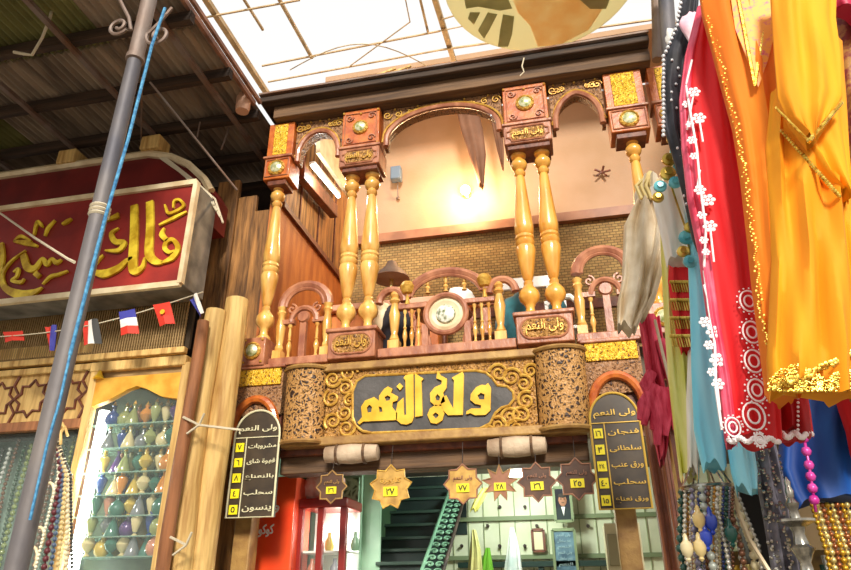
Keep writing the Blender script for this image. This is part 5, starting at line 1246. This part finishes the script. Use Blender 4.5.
# crimson rope bundle
cr_m = mat('crimson_wool', '#b01a38', .85, 0, '#dd506a', 10, (3, 3, .6), bump=.4)
t = thing('crimson_scarf', 'knotted crimson wool scarf hanging from the right menu board side', 'scarf', P(660, 380, 4.6))
garment('scarf_tail', [(638, 660, 318), (642, 664, 345), (646, 670, 375), (652, 674, 395), (650, 672, 420), (656, 668, 448), (659, 664, 462)], 4.6, cr_m, depth=.07, amp=.4, folds=6, parent=t)
for i, pts in enumerate((((655, 385), (648, 402), (644, 425)), ((662, 388), (656, 408), (653, 430)), ((668, 388), (673, 405), (676, 430)), ((650, 392), (644, 405), (640, 420)), ((660, 340), (668, 360), (672, 385)), ((657, 395), (659, 415), (657, 445)), ((664, 392), (667, 412), (665, 436)), ((652, 372), (646, 385), (649, 398)))):
    MB().tube([P(a_, b_, 4.5) for a_, b_ in pts], [.035, .045, .02], 8).build('knotted_strand', cr_m, t)
tag(MB().tube([P(655, 320, 4.3), P(662, 350, 4.25), P(672, 390, 4.2), P(680, 430, 4.2), P(686, 470, 4.2)], .01, 5).build('twisted_cord', M('pale_cord')), 'pale twisted cord hanging beside the crimson wool scarf', 'cord')
# posts at the right of the entrance
def post(pxa, pxb, py, y, ztop, m, lab_):
    a, b = P(pxa, py, y), P(pxb, py, y); t = thing('stall_post', lab_, 'post', ((a.x+b.x)/2, y, 0))
    MB().box(a.x, b.x, y-.06, y+.06, 0, ztop).build('shaft', M(m), t, bevel=.012)
    q = MB()
    for f_ in (.3, .65): x = a.x+(b.x-a.x)*f_; q.box(x-.008, x+.008, y-.07, y-.055, .02, ztop-.02)
    q.builds('groove_bead', M('rosewood_dark'), t)
post(655, 667, 500, 5.2, P(650, 400, 5.2).z, mat('post_brown', '#6e3a1f', .5, 0, '#9c5c34', 3, (6, 6, .4)), 'reddish brown grooved post right of the second menu board')
post(668, 678, 500, 5.0, P(660, 430, 5.0).z, 'post_brown', 'second reddish brown grooved post standing nearer the necklaces')
post(678, 686, 500, 4.6, P(670, 380, 4.6).z, 'peeled_log', 'pale tan narrow post behind the hanging necklaces')
# far right ornate garment
orn = mat('paisley_maroon', '#7a2016', .6, 0, '#a5742c', 22, kind='noise', lo=.45, hi=.58)
tag(garment('patterned_dress', [(812, 900, -25), (824, 900, 30), (834, 900, 90), (842, 900, 160), (847, 900, 240), (850, 900, 330), (852, 900, 400)], 2.95, orn, depth=.1, amp=.2, folds=8)[0], 'maroon dress with fine gold pattern at the far right edge', 'dress')
tag(garment('magenta_shawl', [(800, 900, -25), (816, 900, -5), (826, 900, 14)], 2.75, mat('magenta_satin', '#c0264e', .5), depth=.06, amp=.2, folds=8)[0], 'crimson pink shawl over the top of the patterned maroon dress', 'shawl')
# blue and red cloths low right
tag(garment('blue_gown', [(796, 900, 380), (780, 900, 430), (778, 900, 470), (786, 900, 492), (792, 900, 503)], 3.5, mat('royal_blue', '#0a3c8c', .55, 0, '#1460b8', 2, (3, 3, .5)), depth=.12, amp=.22, folds=7)[0], 'royal blue gown hanging below the orange dress', 'dress')
tag(garment('scarlet_cloth', [(830, 900, 385), (838, 900, 410), (846, 900, 432), (851, 900, 455)], 3.3, 'red_satin', depth=.05, amp=.2, folds=6)[0], 'scarlet cloth corner over the blue gown at the right edge', 'clothing')
strand([P(804, 438, 3.2), P(809, 465, 3.2), P(816, 512, 3.2)], .022, mat('magenta_bead', '#b81e86', .3, .1, '#e25ab4', 20), 'string of magenta beads hanging over the blue gown')
# silver beaded scarf
t = thing('silver_scarf', 'grey scarf covered in silver beads below the dark red skirt', 'scarf', P(775, 500, 3.4))
_, ss = garment('net_cloth', [(750, 772, 430), (756, 782, 470), (764, 792, 520), (772, 802, 580)], 3.4, mat('grey_net', '#5f5c66', .7, 0, '#8b8894', 14), depth=.07, amp=.3, folds=7, parent=t)
q = MB()
for i in range(170):
    py = rd.uniform(440, 575); u = (py-430)/150; q.ball(ss(750+22*u+rd.uniform(1, 27), py), rd.uniform(.005, .011), 5)
q.build('silver_beads', M('silver'), t)['kind'] = 'stuff'
# black post
a, b = P(737, 489, 3.6), P(758, 486, 3.6)
tag(MB().box(a.x, b.x+.02, 3.6, 3.75, 0, a.z).build('black_stand', M('black_board'), bevel=.01), 'tall matt black stand below the short blue satin end', 'stand')
tag(MB().tube([P(733, 483, 3.4), P(738, 510, 3.38), P(750, 540, 3.35), P(770, 572, 3.3)], .01, 5).build('hanging_string', M('cream_frame')), 'pale cord slanting across the black stand', 'cord')
# necklace hoop with strands
t = thing('necklace_hoop', 'silver hoop carrying the bead necklaces under the blue satin scarf', 'display', P(708, 490, 3.5))
c_ = P(708, 489, 3.5)
MB().tube([c_+Vector((.12*math.cos(k*PI/12), .12*math.sin(k*PI/12), 0)) for k in range(24)], .014, 8, closed=True).build('ring', M('silver'), t)
q = MB()
for k in range(6): a_ = k*PI/3; q.tube([c_+Vector((.12*math.cos(a_), .12*math.sin(a_), 0)), c_+Vector((0, 0, .22))], .005, 5)
q.builds('hanging_wire', M('silver'), t)
nk = [('silver', '#d6d2c4', .5), ('cream', '#e6d8aa', .1), ('blue', '#2c3c74', .1), ('dark green', '#1a4a3e', .1), ('lilac', '#8f8ba2', .5), ('copper', '#7d5238', .5), ('clear grey', '#b9c0b6', .3), ('amber', '#bb8628', .1)]
for i in range(16):
    a_ = 2*PI*i/16; top = c_+Vector((.12*math.cos(a_), .12*math.sin(a_), -.01)); nm, hx, me_ = nk[(0, 1, 0, 6, 2, 0, 7, 1, 3, 0, 4, 6, 0, 5, 1, 0)[i]]; mm = mat('neck_'+nm, hx, .25, me_, coat=.5)
    out = top+Vector((.05*math.cos(a_), .05*math.sin(a_), -.25)); end = top+Vector((.02*math.cos(a_), .02*math.sin(a_), -.75))
    strand([top, out, end], (.011, .016, .02)[i % 3], mm, nm+' bead necklace hanging from the silver hoop', 'necklaces on the silver hoop '+nm, 'bead_necklace', cat='necklace')
for i, (px, py, hx, nm) in enumerate(((699, 520, '#dcbf7a', 'first cream'), (700, 548, '#dcc588', 'second cream'), (687, 549, '#d2c49a', 'third cream'), (731, 534, '#0d5146', 'dark green'), (711, 522, '#2140b0', 'blue'), (706, 538, '#2844b8', 'lower blue'))):
    p_ = P(px, py, 3.3); q = MB().lathe([(.003, .065), (.009, .055), (.012, .035), (.025, .022), (.028, 0), (.022, -.022), (.008, -.036), (.012, -.045), (.003, -.055)], p_, 14)
    tag(q.build('pendant_bottle', mat('pend_%d' % i, hx, .2, 0, coat=.5)), ['upper cream glass pendant', 'lower cream glass pendant', 'leftmost small cream glass pendant', 'dark green teardrop glass pendant', 'upper blue glass pendant', 'lower blue glass pendant'][i]+' among the necklaces', 'pendant')
q = MB()
for i in range(14): strand([P(694+3*i, 488, 3.42-.01*i), P(690+3.2*i, 530, 3.4), P(692+3.2*i, 580, 3.42)], .006+.003*(i % 3), mat('neck_'+nk[i % 8][0], nk[i % 8][1], .25, nk[i % 8][2], coat=.5), nk[i % 8][0]+' bead necklace hanging in front of the black stand and hoop', 'front row necklaces '+nk[i % 8][0], 'bead_necklace', cat='necklace')
# copper and red jars seen behind at left
# hookah
c_ = P(805, 560, 3.2); zt = P(805, 476, 3.2).z; z0 = c_.z-.35; h = zt-z0
t = thing('hookah', 'silver water pipe with tall spire standing among gilt trinkets at the right', 'hookah', (c_.x, 3.2, z0))
pf = [(0, .09), (.03, .1), (.1, .11), (.16, .06), (.2, .04), (.24, .06), (.28, .035), (.36, .045), (.4, .07), (.43, .045), (.5, .035), (.55, .06), (.58, .08), (.6, .05), (.66, .035), (.7, .05), (.73, .12), (.745, .12), (.75, .035), (.8, .028), (.84, .045), (.87, .022), (.91, .03), (.94, .018), (.97, .022), (1, .003)]
MB().lathe([(r_*.62, z_*h) for z_, r_ in pf if z_ <= .4], (c_.x, 3.2, z0), 18).build('vase', M('silver'), t)
MB().lathe([(r_*.62, z_*h) for z_, r_ in pf if .4 <= z_ <= .75], (c_.x, 3.2, z0), 18).build('stem', M('silver'), t)
MB().lathe([(r_*.62, z_*h) for z_, r_ in pf if z_ >= .75], (c_.x, 3.2, z0), 18).build('spire', M('silver'), t)
# stall shelf with trinkets
tz = z0
t = thing('stall_shelf', 'dark stall shelf carrying the trinkets at the lower right', 'shelf', (1.1, 3.3, tz))
MB().box(c_.x-.3, c_.x+1.2, 3.0, 3.9, tz-.04, tz).build('board', M('black_board'), t)
for x_ in (c_.x-.25, c_.x+1.1):
    MB().box(x_-.03, x_+.03, 3.2, 3.26, 0, tz-.04).build('leg', M('black_board'), t)
MB().box(c_.x-.3, c_.x+1.2, 3.86, 3.9, tz, tz+.42).build('backboard', mat('gilt_back', '#4b3518', .7, 0, '#8c6a22', 14), t)
tr_ = [('gilt', '#c79a26', .6), ('silver', '#b5b2a6', .8), ('copper', '#9c5a30', .6), ('pale brass', '#d9c67c', .6), ('dark green', '#1d4a3a', .1)]
k = 0
for r_ in range(4):
    for j in range(7):
        x_ = c_.x-.16+.1*j+.03*(r_ % 2)+rd.uniform(-.01, .01); y_ = 3.75-.14*r_
        if abs(x_-c_.x) < .1 and r_ > 2: continue
        nm, hx, me_ = tr_[rd.randrange(5)]; hh = rd.uniform(.18, .26)+.05*(3-r_)
        pr = rd.choice([[(.03, 0), (.045, .1), (.05, .3), (.02, .5), (.03, .55), (.012, .7), (.02, .8), (.004, 1)], [(.04, 0), (.02, .1), (.045, .35), (.045, .5), (.015, .7), (.03, .95), (.026, 1)], [(.045, 0), (.04, .3), (.015, .5), (.035, .65), (.01, .8), (.012, 1)]])
        o = MB().lathe([(a_, b_*hh) for a_, b_ in pr], (x_, y_, tz), 12).build('metal_flask', mat('trinket_'+nm, hx, .25, me_, coat=.3)); k += 1
        tag(o, '%s metal flask in the crowd on the stall shelf beside the water pipe' % nm, 'flask', '%s flasks on the stall shelf' % nm)
for i in range(10):
    x_ = .98+.05*i; p_ = P(812+5*i, 505, 3.45); nm = ('gilt', 'pale brass', 'copper')[i % 3]
    strand([p_, p_+Vector((.01, -.01, -.2)), p_+Vector((0, .0, -.45))], .012+.003*(i % 2), 'trinket_'+nm if 'trinket_'+nm in MATS else 'old_gold', nm+' bead string hanging below the blue gown', nm+' bead strings below the blue gown', 'bead_string')
# cloth pieces inside the shop
tag(garment('green_cloth', [(486, 490, 548), (482, 492, 560), (478, 496, 585)], 8.3, mat('leaf_green_cloth', '#6aa82c', .7), depth=.06)[0], 'bright green cloth end hanging at the bottom of the shop', 'clothing')
tag(garment('cream_cloth', [(472, 476, 530), (470, 481, 550), (466, 484, 585)], 8.2, mat('yellow_cream', '#cfc983', .7, 0, '#a8a86a', 5), depth=.06)[0], 'yellowish cream cloth hanging beside the stair railing', 'clothing')
tag(garment('white_cloth', [(510, 514, 528), (507, 520, 550), (502, 524, 585)], 8.2, mat('pale_blue_white', '#c6d8d4', .7, 0, '#eef2ec', 5), depth=.07)[0], 'pale bluish white cloth hanging in the middle of the shop', 'clothing')
tag(garment('yellow_ribbon', [(482, 490, 488), (474, 484, 500), (470, 478, 510)], 8.4, mat('yellow_ribbon_m', '#d6cf6a', .6), depth=.04)[0], 'faded yellow ribbon slanting above the stair railing', 'ribbon')
# crate under the right menu board
a = P(612, 530, 6.6); t = thing('open_crate', 'pale wooden open box beneath the right menu board', 'box', (a.x, 6.7, 0))
MB().box(P(604, 530, 6.9).x, P(640, 530, 6.9).x, 6.9, 7.3, 0, P(612, 523, 6.9).z).build('body', mat('pale_crate', '#b9b08a', .6, 0, '#d2c9a2', 4), t, bevel=.01)
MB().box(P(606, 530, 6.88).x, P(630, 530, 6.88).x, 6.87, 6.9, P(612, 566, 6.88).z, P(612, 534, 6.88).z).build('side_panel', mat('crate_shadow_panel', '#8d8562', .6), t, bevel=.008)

# ================================================================== LIGHT
w = bpy.data.worlds.new('sky'); sc.world = w; w.use_nodes = True; nt = w.node_tree; bg = nt.nodes['Background']
tc = nt.nodes.new('ShaderNodeTexCoord'); sx = nt.nodes.new('ShaderNodeSeparateXYZ'); cr = nt.nodes.new('ShaderNodeValToRGB')
nt.links.new(tc.outputs['Generated'], sx.inputs[0]); nt.links.new(sx.outputs['Z'], cr.inputs[0])
cr.color_ramp.elements[0].position = 0.0; cr.color_ramp.elements[0].color = (.55, .48, .4, 1)
cr.color_ramp.elements[1].position = .35; cr.color_ramp.elements[1].color = (1, .985, .95, 1)
nt.links.new(cr.outputs[0], bg.inputs[0]); bg.inputs[1].default_value = .88
def lamp(kind, name, loc, energy, color, size=.2, target=None, size_y=None):
    l = bpy.data.lights.new(name, kind); l.energy = energy; l.color = color
    if kind == 'AREA':
        l.size = size
        if size_y: l.shape = 'RECTANGLE'; l.size_y = size_y
    elif kind == 'SUN': l.angle = size
    else: l.shadow_soft_size = size
    o = bpy.data.objects.new(name, l); C.objects.link(o); o.location = loc
    if target is not None: o.rotation_euler = (Vector(target)-Vector(loc)).to_track_quat('-Z', 'Y').to_euler()
    return o
lamp('SUN', 'sun', (2, -5.5, 10.5), 3.8, (1, .93, .82), math.radians(12), (-.8, 6, 4))
lamp('POINT', 'wall_lamp_light', P(465, 188, 8.8), 130, (1, .7, .38), .1)
lamp('POINT', 'strip_light_glow', P(325, 180, X=-2.9), 18, (.9, 1, .95), .1)
lamp('POINT', 'shop_strip_glow', P(515, 476, 7.7), 80, (.9, 1, .9), .2)
lamp('POINT', 'cabinet_lamp_glow', (-2.45, 7.15, 2.2), 9, (1, .98, .92), .1)
lamp('POINT', 'display_case_light', P(86, 470, 5.62), 12, (.9, 1, .95), .1)
vs = sc.view_settings; vs.view_transform = 'Standard'; vs.look = 'None'; vs.gamma = 1; vs.use_curve_mapping = False; vs.exposure = .25
